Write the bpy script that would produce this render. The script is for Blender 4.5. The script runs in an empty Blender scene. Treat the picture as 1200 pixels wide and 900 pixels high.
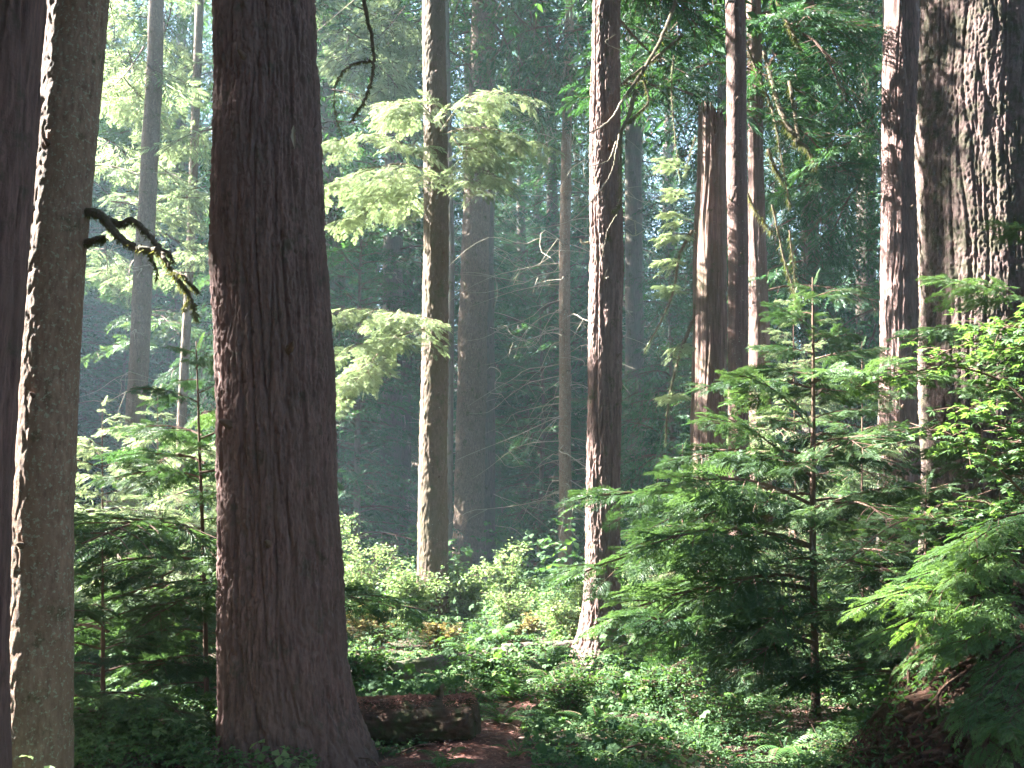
import bpy, math, numpy as np
from mathutils import Vector
rng = np.random.default_rng(7)
sc = bpy.context.scene
COL = sc.collection
R = math.radians
# ------------------------------------------------------------------ camera
F = 1300.0; EYE = 1.6; PITCH = R(6.6)
cp, sp = math.cos(PITCH), math.sin(PITCH)
def W(px, py, Y):
    u = (px-600)/F; v = (450-py)/F
    dy = cp - sp*v; dz = sp + cp*v
    t = Y/dy
    return np.array([u*t, Y, EYE + dz*t])
def proj(p):
    x, y, z = p[0], p[1], p[2]-EYE
    d = y*cp + z*sp
    return 600+F*x/d, 450-F*(-y*sp+z*cp)/d
cam = bpy.data.cameras.new('camera'); camo = bpy.data.objects.new('camera', cam); COL.objects.link(camo)
camo.location = (0, 0, EYE); camo.rotation_euler = (R(90)+PITCH, 0, 0)
cam.sensor_width = 36; cam.lens = 36*F/1200; cam.clip_end = 2000; cam.clip_start = .05
sc.camera = camo
# ------------------------------------------------------------------ sun
EL, AZB = R(38), R(15)
S = np.array([-math.cos(AZB)*math.cos(EL), math.sin(AZB)*math.cos(EL), math.sin(EL)])
# ------------------------------------------------------------------ noise
_p = np.random.default_rng(3).permutation(256); _p = np.concatenate([_p, _p, _p])
_g = np.random.default_rng(5).normal(size=(256, 3)); _g /= np.linalg.norm(_g, axis=1)[:, None]
def pn(x, y, z):
    x, y, z = np.broadcast_arrays(np.asarray(x, float), np.asarray(y, float), np.asarray(z, float))
    xi, yi, zi = np.floor(x).astype(int), np.floor(y).astype(int), np.floor(z).astype(int)
    xf, yf, zf = x-xi, y-yi, z-zi
    xi &= 255; yi &= 255; zi &= 255
    u, v, w = [t*t*t*(t*(t*6-15)+10) for t in (xf, yf, zf)]
    def gr(a, b, c):
        h = _p[_p[_p[(xi+a) & 255]+((yi+b) & 255)]+((zi+c) & 255)]
        g = _g[h]
        return g[..., 0]*(xf-a)+g[..., 1]*(yf-b)+g[..., 2]*(zf-c)
    l = lambda a, b, t: a+t*(b-a)
    return l(l(l(gr(0,0,0), gr(1,0,0), u), l(gr(0,1,0), gr(1,1,0), u), v),
             l(l(gr(0,0,1), gr(1,0,1), u), l(gr(0,1,1), gr(1,1,1), u), v), w)*1.5
# ------------------------------------------------------------------ object helpers
def tag(o, label=None, cat=None, group=None, kind=None):
    if label: o['label'] = label
    if cat: o['category'] = cat
    if group: o['group'] = group
    if kind: o['kind'] = kind
    return o
def empty(name, loc, label, cat, group=None):
    o = bpy.data.objects.new(name, None); COL.objects.link(o); o.location = tuple(float(a) for a in loc)
    o.empty_display_size = .1
    return tag(o, label, cat, group)
def mesh_np(name, verts, quads, mats, parent=None, midx=None, rnd=None, smooth=False):
    m = bpy.data.meshes.new(name)
    nv, nf = len(verts), len(quads)
    m.vertices.add(nv); m.vertices.foreach_set('co', np.ascontiguousarray(verts, dtype=np.float32).ravel())
    m.loops.add(nf*4); m.loops.foreach_set('vertex_index', np.ascontiguousarray(quads, dtype=np.int32).ravel())
    m.polygons.add(nf)
    m.polygons.foreach_set('loop_start', np.arange(nf, dtype=np.int32)*4)
    try: m.polygons.foreach_set('loop_total', np.full(nf, 4, dtype=np.int32))
    except Exception: pass
    if midx is not None: m.polygons.foreach_set('material_index', np.asarray(midx, dtype=np.int32))
    m.polygons.foreach_set('use_smooth', np.full(nf, bool(smooth)))
    for k in (mats if isinstance(mats, (list, tuple)) else [mats]): m.materials.append(k)
    if rnd is not None:
        a = m.attributes.new('rnd', 'FLOAT', 'FACE'); a.data.foreach_set('value', np.asarray(rnd, dtype=np.float32))
    m.update(calc_edges=True); m.validate()
    o = bpy.data.objects.new(name, m); COL.objects.link(o)
    if parent is not None: o.parent = parent
    return o
class Fol:
    """collects leaf quads and wood quads (world space), builds one mesh"""
    def __init__(s): s.L = []; s.Wd = []; s.R = []
    def leaf(s, q, r=None):
        s.L.append(q); s.R.append(np.full(len(q), rng.random() if r is None else r) + rng.normal(0, .12, len(q)))
    def wood(s, q): s.Wd.append(q)
    def add(s, T, M, p, r=None):
        if len(T['leaf']): s.leaf(T['leaf']@M.T+p, r)
        if len(T['wood']): s.wood(T['wood']@M.T+p)
    def cull(s, fn):
        for i in range(len(s.L)):
            k = fn(s.L[i].mean(axis=1)); s.L[i] = s.L[i][k]; s.R[i] = s.R[i][k]
        for i in range(len(s.Wd)): s.Wd[i] = s.Wd[i][fn(s.Wd[i].mean(axis=1))]
    def build(s, name, leafmat, woodmat, parent, base):
        L = np.concatenate(s.L) if s.L else np.zeros((0, 4, 3)); Wd = np.concatenate(s.Wd) if s.Wd else np.zeros((0, 4, 3))
        q = np.concatenate([L, Wd]) - np.asarray(base)
        n = len(q)
        r = np.concatenate([np.concatenate(s.R) if s.R else np.zeros(0), np.zeros(len(Wd))])
        return mesh_np(name, q.reshape(-1, 3), np.arange(n*4).reshape(-1, 4), [leafmat, woodmat], parent,
                       midx=np.concatenate([np.zeros(len(L)), np.ones(len(Wd))]), rnd=r)
def norm(v): return v/(np.linalg.norm(v)+1e-12)
def rot(yaw, pitch=0, roll=0):
    cy, sy = math.cos(yaw), math.sin(yaw); c, s_ = math.cos(pitch), math.sin(pitch); cr, sr = math.cos(roll), math.sin(roll)
    Z = np.array([[cy, -sy, 0], [sy, cy, 0], [0, 0, 1]]); Y = np.array([[c, 0, -s_], [0, 1, 0], [s_, 0, c]]); X = np.array([[1, 0, 0], [0, cr, -sr], [0, sr, cr]])
    return Z@Y@X
def kites(P, D, N, L, Wd, mid=.4, fold=.15):
    """P,D,N (n,3); L,Wd (n,) -> (n,4,3)"""
    D = D/np.linalg.norm(D, axis=1)[:, None]; B = np.cross(N, D); B /= (np.linalg.norm(B, axis=1)[:, None]+1e-9); N2 = np.cross(D, B)
    L = np.asarray(L)[:, None]; Wd = np.asarray(Wd)[:, None]
    m = P+D*L*mid
    return np.stack([P, m+B*Wd/2+N2*Wd*fold, P+D*L-N2*L*.08, m-B*Wd/2+N2*Wd*fold], axis=1)
def tube_quads(pts, rad, sides=5):
    pts = np.asarray(pts, float); n = len(pts); rad = np.broadcast_to(rad, n)
    T = np.gradient(pts, axis=0); T /= (np.linalg.norm(T, axis=1)[:, None]+1e-9)
    ref = np.array([.3, .2, 1.]) if abs(T[0, 2]) < .8 else np.array([1., .2, .1])
    A = np.cross(T, ref); A /= np.linalg.norm(A, axis=1)[:, None]; B = np.cross(T, A)
    an = np.arange(sides)*2*math.pi/sides
    ring = pts[:, None]+rad[:, None, None]*(np.cos(an)[None, :, None]*A[:, None]+np.sin(an)[None, :, None]*B[:, None])
    nx = np.roll(ring, -1, axis=1)
    return np.stack([ring[:-1], nx[:-1], nx[1:], ring[1:]], axis=2).reshape(-1, 4, 3)
def spline(pts, n=24):
    pts = np.asarray(pts, float); k = len(pts)
    if k == 2: return pts[0]+(pts[1]-pts[0])*np.linspace(0, 1, n)[:, None]
    t = np.linspace(0, k-1-1e-6, n); i = t.astype(int); f = (t-i)[:, None]
    g = lambda j: pts[np.clip(j, 0, k-1)]
    a, b, c, d = g(i-1), g(i), g(i+1), g(i+2)
    return .5*((2*b)+(-a+c)*f+(2*a-5*b+4*c-d)*f**2+(-a+3*b-3*c+d)*f**3)
# ------------------------------------------------------------------ materials
def newmat(name):
    m = bpy.data.materials.new(name); m.use_nodes = True; nt = m.node_tree; nt.nodes.clear(); return m, nt
def N(nt, t, **kw):
    n = nt.nodes.new(t)
    for k, v in kw.items():
        if k in n.inputs.keys(): n.inputs[k].default_value = v
        else: setattr(n, k, v)
    return n
def ramp(nt, src, stops):
    r = nt.nodes.new('ShaderNodeValToRGB'); e = r.color_ramp.elements
    while len(e) < len(stops): e.new(.5)
    for i, (p, c) in enumerate(stops):
        e[i].position = p; e[i].color = (*c, 1) if len(c) == 3 else c
    nt.links.new(src, r.inputs['Fac']); return r
def mixc(nt, fac, a, b, mode='MIX'):
    n = nt.nodes.new('ShaderNodeMix'); n.data_type = 'RGBA'; n.blend_type = mode
    for s, i in ((fac, 0), (a, 6), (b, 7)):
        if isinstance(s, (int, float)): n.inputs[i].default_value = s
        elif isinstance(s, tuple): n.inputs[i].default_value = (*s, 1)
        else: nt.links.new(s, n.inputs[i])
    return n.outputs[2]
def leafmat(name, c1, c2, trans=.4, tcol=None, rough=.5):
    m, nt = newmat(name); out = N(nt, 'ShaderNodeOutputMaterial')
    at = N(nt, 'ShaderNodeAttribute', attribute_name='rnd')
    tc = N(nt, 'ShaderNodeTexCoord'); nz = N(nt, 'ShaderNodeTexNoise', Scale=1.7, Detail=3.0); nt.links.new(tc.outputs['Object'], nz.inputs['Vector'])
    ad = N(nt, 'ShaderNodeMath', operation='ADD'); nt.links.new(at.outputs['Fac'], ad.inputs[0]); nt.links.new(nz.outputs['Fac'], ad.inputs[1])
    sb = N(nt, 'ShaderNodeMath', operation='SUBTRACT'); nt.links.new(ad.outputs[0], sb.inputs[0]); sb.inputs[1].default_value = .5; sb.use_clamp = True
    c = mixc(nt, sb.outputs[0], c1, c2)
    pb = N(nt, 'ShaderNodeBsdfPrincipled', Roughness=rough); nt.links.new(c, pb.inputs['Base Color'])
    pb.inputs['Specular IOR Level'].default_value = .22
    tr = N(nt, 'ShaderNodeBsdfTranslucent')
    nt.links.new(mixc(nt, 1.0, c, tcol or (1.5, 1.6, .6), 'MULTIPLY'), tr.inputs['Color'])
    mx = N(nt, 'ShaderNodeMixShader'); mx.inputs[0].default_value = trans
    nt.links.new(pb.outputs[0], mx.inputs[1]); nt.links.new(tr.outputs[0], mx.inputs[2]); nt.links.new(mx.outputs[0], out.inputs['Surface'])
    return m
def barkmat(name, c1, c2, c3, moss=.0, lichen=.0, scale=1., bump=.6, zs=.12, mosscol=(.05, .06, .02), rough=.85):
    m, nt = newmat(name); out = N(nt, 'ShaderNodeOutputMaterial'); tc = N(nt, 'ShaderNodeTexCoord')
    mp = N(nt, 'ShaderNodeMapping'); mp.inputs['Scale'].default_value = (scale, scale, scale*zs); nt.links.new(tc.outputs['Object'], mp.inputs['Vector'])
    n1 = N(nt, 'ShaderNodeTexNoise', Scale=34., Detail=8., Roughness=.7); nt.links.new(mp.outputs[0], n1.inputs['Vector'])
    n2 = N(nt, 'ShaderNodeTexNoise', Scale=3.5, Detail=4.); nt.links.new(tc.outputs['Object'], n2.inputs['Vector'])
    n3 = N(nt, 'ShaderNodeTexNoise', Scale=60.*scale, Detail=6., Roughness=.75); nt.links.new(tc.outputs['Object'], n3.inputs['Vector'])
    c = mixc(nt, ramp(nt, n1.outputs['Fac'], [(.35, (0, 0, 0)), (.65, (1, 1, 1))]).outputs[0], c1, c2)
    c = mixc(nt, ramp(nt, n2.outputs['Fac'], [(.42, (0, 0, 0)), (.66, (.8, .8, .8))]).outputs[0], c, c3)
    if moss:
        n4 = N(nt, 'ShaderNodeTexNoise', Scale=5.5, Detail=9., Roughness=.72); nt.links.new(tc.outputs['Object'], n4.inputs['Vector'])
        c = mixc(nt, ramp(nt, n4.outputs['Fac'], [(.62-.25*moss, (0, 0, 0)), (.72-.25*moss, (.85, .85, .85))]).outputs[0], c, mosscol)
    if lichen:
        n5 = N(nt, 'ShaderNodeTexNoise', Scale=48., Detail=7., Roughness=.65); nt.links.new(tc.outputs['Object'], n5.inputs['Vector'])
        c = mixc(nt, ramp(nt, n5.outputs['Fac'], [(.66-.2*lichen, (0, 0, 0)), (.70-.2*lichen, (.75, .75, .75))]).outputs[0], c, (.27, .28, .20))
    pb = N(nt, 'ShaderNodeBsdfPrincipled', Roughness=rough); nt.links.new(c, pb.inputs['Base Color']); pb.inputs['Specular IOR Level'].default_value = .25
    ad = N(nt, 'ShaderNodeMath', operation='ADD'); nt.links.new(n1.outputs['Fac'], ad.inputs[0]); nt.links.new(n3.outputs['Fac'], ad.inputs[1])
    bp = N(nt, 'ShaderNodeBump', Strength=bump, Distance=.02); nt.links.new(ad.outputs[0], bp.inputs['Height']); nt.links.new(bp.outputs[0], pb.inputs['Normal'])
    nt.links.new(pb.outputs[0], out.inputs['Surface']); return m
M = {}
M["fir"] = barkmat("fir_bark", (.06, .034, .031), (.19, .112, .096), (.12, .075, .064), moss=.25, mosscol=(.06, .05, .035))
M['oldfir'] = barkmat('old_fir_bark', (.065, .042, .038), (.165, .108, .095), (.09, .065, .052), moss=.6, lichen=.1, mosscol=(.05, .048, .026), zs=.3)
M['hem'] = barkmat('hemlock_bark', (.13, .080, .055), (.27, .175, .125), (.18, .11, .07), moss=.22, lichen=.5, zs=.3, mosscol=(.065, .06, .028))
M['alder'] = barkmat('mid_bark', (.10, .066, .048), (.20, .135, .10), (.13, .09, .06), moss=.3, lichen=.25, zs=.35, mosscol=(.07, .07, .028), bump=.45)
M['slim'] = barkmat('slender_bark', (.065, .044, .030), (.13, .088, .062), (.085, .068, .038), moss=.3, lichen=.12, zs=.35, mosscol=(.055, .06, .022), bump=.35)
M['redbark'] = barkmat('red_brown_bark', (.085, .05, .042), (.21, .135, .115), (.13, .085, .07), moss=.25)
M['ced'] = barkmat('cedar_bark', (.075, .042, .036), (.18, .105, .088), (.11, .068, .056), moss=.15, lichen=.2, zs=.06)
M['snag'] = barkmat('snag_wood', (.08, .045, .036), (.22, .14, .115), (.10, .075, .045), moss=.2, lichen=.1, zs=.04)
M['far'] = barkmat('far_bark', (.09, .065, .055), (.16, .12, .10), (.10, .10, .07), moss=.3, bump=.3)
M['rot'] = barkmat('rotten_wood', (.05, .024, .018), (.12, .05, .036), (.07, .05, .025), moss=.35, zs=.5, bump=1., mosscol=(.035, .05, .012))
M['log'] = barkmat('log_bark', (.055, .032, .024), (.12, .062, .045), (.05, .045, .02), moss=.5, zs=.5, bump=1., mosscol=(.04, .055, .015))
M['greylog'] = barkmat('grey_log', (.08, .06, .052), (.15, .115, .10), (.06, .058, .032), moss=.6)
M['duff'] = barkmat('needle_duff', (.11, .045, .035), (.21, .095, .072), (.09, .04, .03), zs=1., bump=1.)
M['twig'] = barkmat('twig_bark', (.07, .04, .03), (.14, .08, .06), (.1, .07, .04), bump=.2)
M['dead'] = barkmat('dead_wood', (.22, .18, .14), (.35, .29, .22), (.2, .18, .1), bump=.2)
M['mossw'] = barkmat('mossy_branch', (.09, .07, .045), (.17, .125, .08), (.12, .09, .055), moss=.4, zs=1., bump=1., mosscol=(.075, .078, .03))
M['moss'] = leafmat('moss', (.065, .065, .03), (.13, .12, .055), .35, rough=.8)
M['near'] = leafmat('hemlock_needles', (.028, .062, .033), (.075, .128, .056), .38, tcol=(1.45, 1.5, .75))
M['lit'] = leafmat('sunlit_needles', (.115, .155, .085), (.22, .27, .15), .54, tcol=(1.4, 1.42, 1.1))  # paler copy of the hemlock needles, sunlight put into the colour
M['farl'] = leafmat('far_needles', (.022, .062, .034), (.05, .115, .05), .32)
M['cedl'] = leafmat('cedar_leaves', (.045, .095, .038), (.11, .18, .07), .42)
M['maple'] = leafmat('maple_leaves', (.05, .105, .045), (.13, .20, .09), .45)
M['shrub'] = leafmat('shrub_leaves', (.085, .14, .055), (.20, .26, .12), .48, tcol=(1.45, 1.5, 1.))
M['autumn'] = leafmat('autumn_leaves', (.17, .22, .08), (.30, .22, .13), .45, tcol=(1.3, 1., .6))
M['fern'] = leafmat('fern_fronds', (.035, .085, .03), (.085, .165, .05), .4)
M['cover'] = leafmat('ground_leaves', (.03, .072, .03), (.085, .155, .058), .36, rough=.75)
def groundmat():
    m, nt = newmat('forest_floor'); out = N(nt, 'ShaderNodeOutputMaterial'); tc = N(nt, 'ShaderNodeTexCoord')
    n1 = N(nt, 'ShaderNodeTexNoise', Scale=.8, Detail=8., Roughness=.65); nt.links.new(tc.outputs['Object'], n1.inputs['Vector'])
    n2 = N(nt, 'ShaderNodeTexNoise', Scale=45., Detail=8., Roughness=.75); nt.links.new(tc.outputs['Object'], n2.inputs['Vector'])
    c = mixc(nt, n2.outputs['Fac'], (.035, .022, .014), (.12, .065, .04))
    c = mixc(nt, ramp(nt, n1.outputs['Fac'], [(.45, (0, 0, 0)), (.6, (.8, .8, .8))]).outputs[0], c, (.035, .055, .018))
    pb = N(nt, 'ShaderNodeBsdfPrincipled', Roughness=.95); nt.links.new(c, pb.inputs['Base Color'])
    bp = N(nt, 'ShaderNodeBump', Strength=1., Distance=.04); nt.links.new(n2.outputs['Fac'], bp.inputs['Height']); nt.links.new(bp.outputs[0], pb.inputs['Normal'])
    nt.links.new(pb.outputs[0], out.inputs['Surface']); return m
M['ground'] = groundmat()
# ------------------------------------------------------------------ terrain
def H(x, y):
    x = np.asarray(x, float); y = np.asarray(y, float)
    h = .10*pn(x*.45, y*.45, 2.3)+.04*pn(x*1.7, y*1.7, 9.1)
    h = h*np.clip((y-2)/4, .2, 1)
    h = h+np.clip(y-55, 0, None)**1.15*.10+.5*pn(x*.05, y*.05, .7)*np.clip((y-25)/20, 0, 1)
    h = h+.35*np.exp(-((x-4.3)**2/1.6+(y-7.2)**2/3.5))
    return h
def sheet(name, xs, ys, dz, mat):
    X, Y = np.meshgrid(xs, ys); Z = H(X, Y)+dz
    v = np.stack([X, Y, Z], -1).reshape(-1, 3); nx, ny = len(xs), len(ys)
    i = np.arange(nx-1)[None, :]+nx*np.arange(ny-1)[:, None]
    q = np.stack([i, i+1, i+1+nx, i+nx], -1).reshape(-1, 4)
    return mesh_np(name, v, q, mat, smooth=True)
def ug(a, b, n, p=2.2):
    t = np.linspace(-1, 1, n); c = np.sign(t)*np.abs(t)**p
    return np.where(c < 0, -c*a, c*b)
g = sheet('forest_floor', ug(-170, 170, 240), np.concatenate([np.linspace(-60, 2, 20), np.linspace(2.2, 25, 150), np.linspace(26, 190, 90)]), 0, M['ground'])
tag(g, kind='structure')
def pathmesh():
    cl = [(-.15, 1.5, 1.1), (-.45, 5., 1.1), (-.5, 6.4, 1.25), (-.42, 7.1, 1.1), (-.2, 7.9, .50), (0., 8.9, .34), (.35, 10., .22)]
    cl = spline(np.array(cl), 70); V = []; n = 17
    for j in range(n):
        f = (j/(n-1)-.5)
        w = cl[:, 2]*(1+.25*pn(cl[:, 1]*2.2, 4.+np.sign(f)*3, 1.))
        x = cl[:, 0]+f*w; y = cl[:, 1]
        V.append(np.stack([x, y, H(x, y)+.022*(1-(2*f)**2)+.004+.012*pn(x*9, y*9, 3.)*(1-(2*f)**2)], -1))
    V = np.stack(V, 1).reshape(-1, 3); i = np.arange(n-1)[None, :]+n*np.arange(69)[:, None]
    q = np.stack([i, i+1, i+1+n, i+n], -1).reshape(-1, 4)
    return tag(mesh_np('path', V, q, M['duff'], smooth=True), kind='structure'), cl
pathobj, PCL = pathmesh()
def on_path(x, y):
    w = np.interp(y, PCL[:, 1], PCL[:, 2]); c = np.interp(y, PCL[:, 1], PCL[:, 0])
    return (np.abs(x-c) < w*.5) & (y < 10)
# ------------------------------------------------------------------ trunks
def trunk(name, P, rad, base, mat, parent, na, nl, kind='fir', depth=.012, freq=9., flare=.5, seed=0., lobes=5, fl_h=.4):
    """P(n,3) centreline bottom->top, rad (n,)"""
    P = np.asarray(P, float); z = np.linspace(P[0, 2], P[-1, 2], 2)
    s = np.linspace(0, 1, nl)
    # more rings in the lower 8 m
    zl = P[0, 2]; zh = P[-1, 2]; zc = min(zh, zl+9)
    zz = np.concatenate([np.linspace(zl, zc, int(nl*.85), endpoint=False), np.linspace(zc, zh, nl-int(nl*.85))])
    cx = np.interp(zz, P[:, 2], P[:, 0]); cy = np.interp(zz, P[:, 2], P[:, 1]); rr = np.interp(zz, P[:, 2], rad)
    cx = cx+rr*.10*pn(zz*.6, seed, 0.); cy = cy+rr*.10*pn(zz*.6, seed, 5.)
    th = np.arange(na)*2*math.pi/na
    T, Z = np.meshgrid(th, zz); RR = rr[:, None]*np.ones_like(T)
    hg = (Z-zl)
    lob = .55+.45*np.cos(T*lobes+seed*3+.8*pn(T, seed, 1.)) 
    RR = RR*(1+flare*np.exp(-hg/fl_h)*(.45+.8*lob)+.04*pn(np.cos(T)*1.2, np.sin(T)*1.2, Z*.9+seed))
    X, Y = np.cos(T)*RR, np.sin(T)*RR
    if kind == 'fir':
        wz = Z*(.07 if freq > 8.5 else .05)
        n = pn(X*freq+seed*7, Y*freq, wz*freq)+.35*pn(X*freq*2.3, Y*freq*2.3+seed, wz*freq*2.6)
        cr = np.exp(-(n/.16)**2)
        n2 = pn(X*freq*2.6, Y*freq*2.6+seed*5, Z*freq*.45)
        d = -depth*cr*1.3-depth*.45*np.exp(-(n2/.14)**2)+depth*.5*pn(X*freq*5, Y*freq*5, Z*freq*1.6)
        if depth > .016: d = d-depth*.4*np.exp(-(pn(X*freq*1.7, Y*freq*1.7, Z*freq*1.3+seed)/.1)**2)+depth*.25*pn(X*freq*9, Y*freq*9, Z*freq*5)
    elif kind == 'plate':     # small flaky plates
        n = pn(X*freq*2+seed*7, Y*freq*2, Z*freq*.9); n2 = pn(X*freq*5, Y*freq*5+seed, Z*freq*3)
        d = -depth*np.exp(-(n/.15)**2)+depth*.8*n2+depth*1.2*np.maximum(0, pn(X*14, Y*14, Z*9+seed)-.25)*3
    else:                     # cedar / weathered wood strips
        X = X+.03*pn(X*2, Y*2, Z*1.1+3)*(freq < 7.5); Y = Y+.03*pn(X*2+7, Y*2, Z*1.1)*(freq < 7.5)
        n = pn(X*freq*1.4+seed*7, Y*freq*1.4, Z*freq*.05); n2 = pn(X*freq*4, Y*freq*4+seed, Z*freq*.12)
        d = -depth*np.exp(-(n/.2)**2)+depth*.6*n2+depth*.5*pn(X*45, Y*45, Z*3.5)-depth*.6*np.exp(-(pn(X*6, Y*6, Z*2.2+seed)/.06)**2)
    RR = RR+d
    V = np.stack([cx[:, None]+np.cos(T)*RR, cy[:, None]+np.sin(T)*RR, Z], -1).reshape(-1, 3)-np.asarray(base)
    i = (np.arange(na)[None, :]+na*np.arange(nl-1)[:, None]); j = ((np.arange(na)+1) % na)[None, :]+na*np.arange(nl-1)[:, None]
    q = np.stack([i, j, j+na, i+na], -1).reshape(-1, 4)
    return mesh_np(name, V, q, mat, parent, smooth=True)
def line_from_px(Y, pts, top=30., toptaper=.45):
    """pts: (py, xl, xr) -> centreline from ground to top"""
    pts = sorted(pts, key=lambda a: -a[0])
    P = []; r = []
    for py, xl, xr in pts:
        P.append(W((xl+xr)/2, py, Y)); r.append((xr-xl)/2/F*Y*1.01)
    P = np.array(P); r = np.array(r)
    gz = float(H(P[0, 0], Y))
    if P[0, 2] > gz:
        d = (P[-1]-P[0])/(P[-1, 2]-P[0, 2]); b = P[0]-d*(P[0, 2]-gz+.12)
        P = np.vstack([b, P]); r = np.concatenate([[r[0]*1.02], r])
    if top > P[-1, 2]+.5:
        d = (P[-1]-P[1])/(P[-1, 2]-P[1, 2]); d[:2] *= .5
        e = P[-1]+d*(top-P[-1, 2]); P = np.vstack([P, e]); r = np.concatenate([r, [r[-1]*toptaper]])
    return P, r, np.array([P[0, 0], P[0, 1], gz])
# ------------------------------------------------------------------ foliage templates
def frond(kind, seed):
    g = np.random.default_rng(seed)
    P = []; D = []; L = []; Wd = []
    n = {'A': 10, 'B': 7, 'C': 3}[kind]
    for i in range(n):
        t = .05+.9*(i+.3*g.random())/n
        for sd in (-1, 1):
            l = (.36*(1-t)**.75+.10)*(.8+.4*g.random()); a = sd*R(52-14*t)+g.normal(0, .12)
            P.append((t, 0, -.12*t*t)); D.append((math.cos(a), math.sin(a), -.15+g.normal(0, .1))); L.append(l); Wd.append({'A': .036, 'B': .06, 'C': .13}[kind])
            if kind == 'A':
                for f in (.35, .65):
                    b = a+sd*R(38); P.append((t+math.cos(a)*l*f, math.sin(a)*l*f, -.12*t*t-.1*l*f)); D.append((math.cos(b), math.sin(b), -.2)); L.append(l*.42); Wd.append(.032)
                    b = a-sd*R(42); P.append((t+math.cos(a)*l*(f-.1), math.sin(a)*l*(f-.1), -.12*t*t-.1*l*f)); D.append((math.cos(b), math.sin(b), -.1)); L.append(l*.38); Wd.append(.032)
    P.append((.8, 0, -.08)); D.append((1, 0, -.3)); L.append(.3); Wd.append(.07)
    P, D = np.array(P, float), np.array(D, float); Nn = np.tile([0, 0, 1.], (len(P), 1))+g.normal(0, .25, (len(P), 3))
    return kites(P, D, Nn, np.array(L), np.array(Wd))
FR = {k: [frond(k, 10+i) for i in range(4)] for k in 'ABC'}
def bough(kind, seed, droop=.30, sec=7, nf=6, wide=1., hang=0.):
    """unit-length bough along +X"""
    g = np.random.default_rng(seed); leaf = []; wood = []
    f = lambda t: np.array([t, .04*math.sin(t*5+seed), .10*t-droop*t*t])
    ts = np.linspace(0, 1, 7); wood.append(tube_quads([f(t) for t in ts], np.linspace(.012, .003, 7), 3))
    for i in range(sec):
        t = .12+.82*(i+.5*g.random())/sec
        for sd in (-1, 1):
            l = (.42*(1-t)**.7+.10)*wide*(.75+.5*g.random())*min(1, .45+t*2.2)
            A = rot(sd*(R(62-22*t)+g.normal(0, .12)), R(-10)-hang*.5+g.normal(0, .12), g.normal(0, .25))
            p0 = f(t); pts = []
            h = lambda u: p0+A@np.array([u*l, 0, -(.15+hang)*u*u*l])
            wood.append(tube_quads([h(u) for u in (0, .5, 1)], np.array([.004, .003, .0015]), 3))
            if g.random() < .10: continue
            for k in range(nf):
                if g.random() < .22: continue
                u = .12+.85*(k+g.random()*.5)/nf; s2 = (-1 if k % 2 else 1)
                fl = l*(.50*(1-u)**.6+.16)*(.8+.4*g.random())
                B = A@rot(s2*(R(48)-u*.3)+g.normal(0, .15), -R(8)-hang*.6*u+g.normal(0, .18), g.normal(0, .35))
                leaf.append(FR[kind][g.integers(4)]*fl@B.T+h(u))
            B = A@rot(g.normal(0, .1), -R(12)-hang*.5, g.normal(0, .2)); leaf.append(FR[kind][g.integers(4)]*l*.4@B.T+h(.85))
    B = rot(0, -R(25), 0); leaf.append(FR[kind][0]*.22@B.T+f(.88))
    return dict(leaf=np.concatenate(leaf), wood=np.concatenate(wood))
BA = [bough('A', 40+i, .22+.05*i, 7, 7) for i in range(4)]
BS = [bough('A', 90+i, .25+.12*i, 5, 5, 1.15, .15) for i in range(4)]
BB = [bough('B', 50+i, .28+.05*i, 7, 6) for i in range(4)]
BH = [bough('B', 60+i, .35+.06*i, 7, 6, .8, .6) for i in range(4)]
BC = [bough('C', 70+i, .30+.08*i, 5, 3, 1.15) for i in range(4)]
BHC = [bough('C', 80+i, .40+.08*i, 5, 4, .95, .6) for i in range(4)]
def bough_to(fol, lib, a, b, wid=1., up=None, r=None):
    """bough from point a to point b"""
    a = np.asarray(a, float); b = np.asarray(b, float); d = b-a; L = np.linalg.norm(d); x = d/L
    x = norm(x+np.array([0, 0, .18])); 
    u = np.array([0, 0, 1.]) if up is None else norm(np.asarray(up, float)); y = norm(np.cross(u, x)); z = np.cross(x, y)
    Mx = np.stack([x*L, y*L*wid, z*L], axis=1)
    fol.add(lib[rng.integers(len(lib))], Mx, a, r)
def crown(fol, axis, z0, z1, n, lmax, lib, prof=None, pitch=.1, lmin=.3, az=None, jit=.2, sparse=0.):
    """axis: function z -> (x,y)"""
    for i in range(n):
        f = (i+rng.random())/n
        if rng.random() < sparse: continue
        z = z0+(z1-z0)*f
        l = (lmax*(1-f)**.8+lmin*f)*(1+rng.normal(0, jit)) if prof is None else prof(f)*(1+rng.normal(0, jit))
        if l < .1: continue
        a = i*2.399963+rng.normal(0, .3) if az is None else rng.uniform(*az)
        A = rot(a, pitch+.35*f+rng.normal(0, .1), rng.normal(0, .15))*l
        x, y = axis(z); fol.add(lib[rng.integers(len(lib))], A, np.array([x, y, z]))
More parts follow.
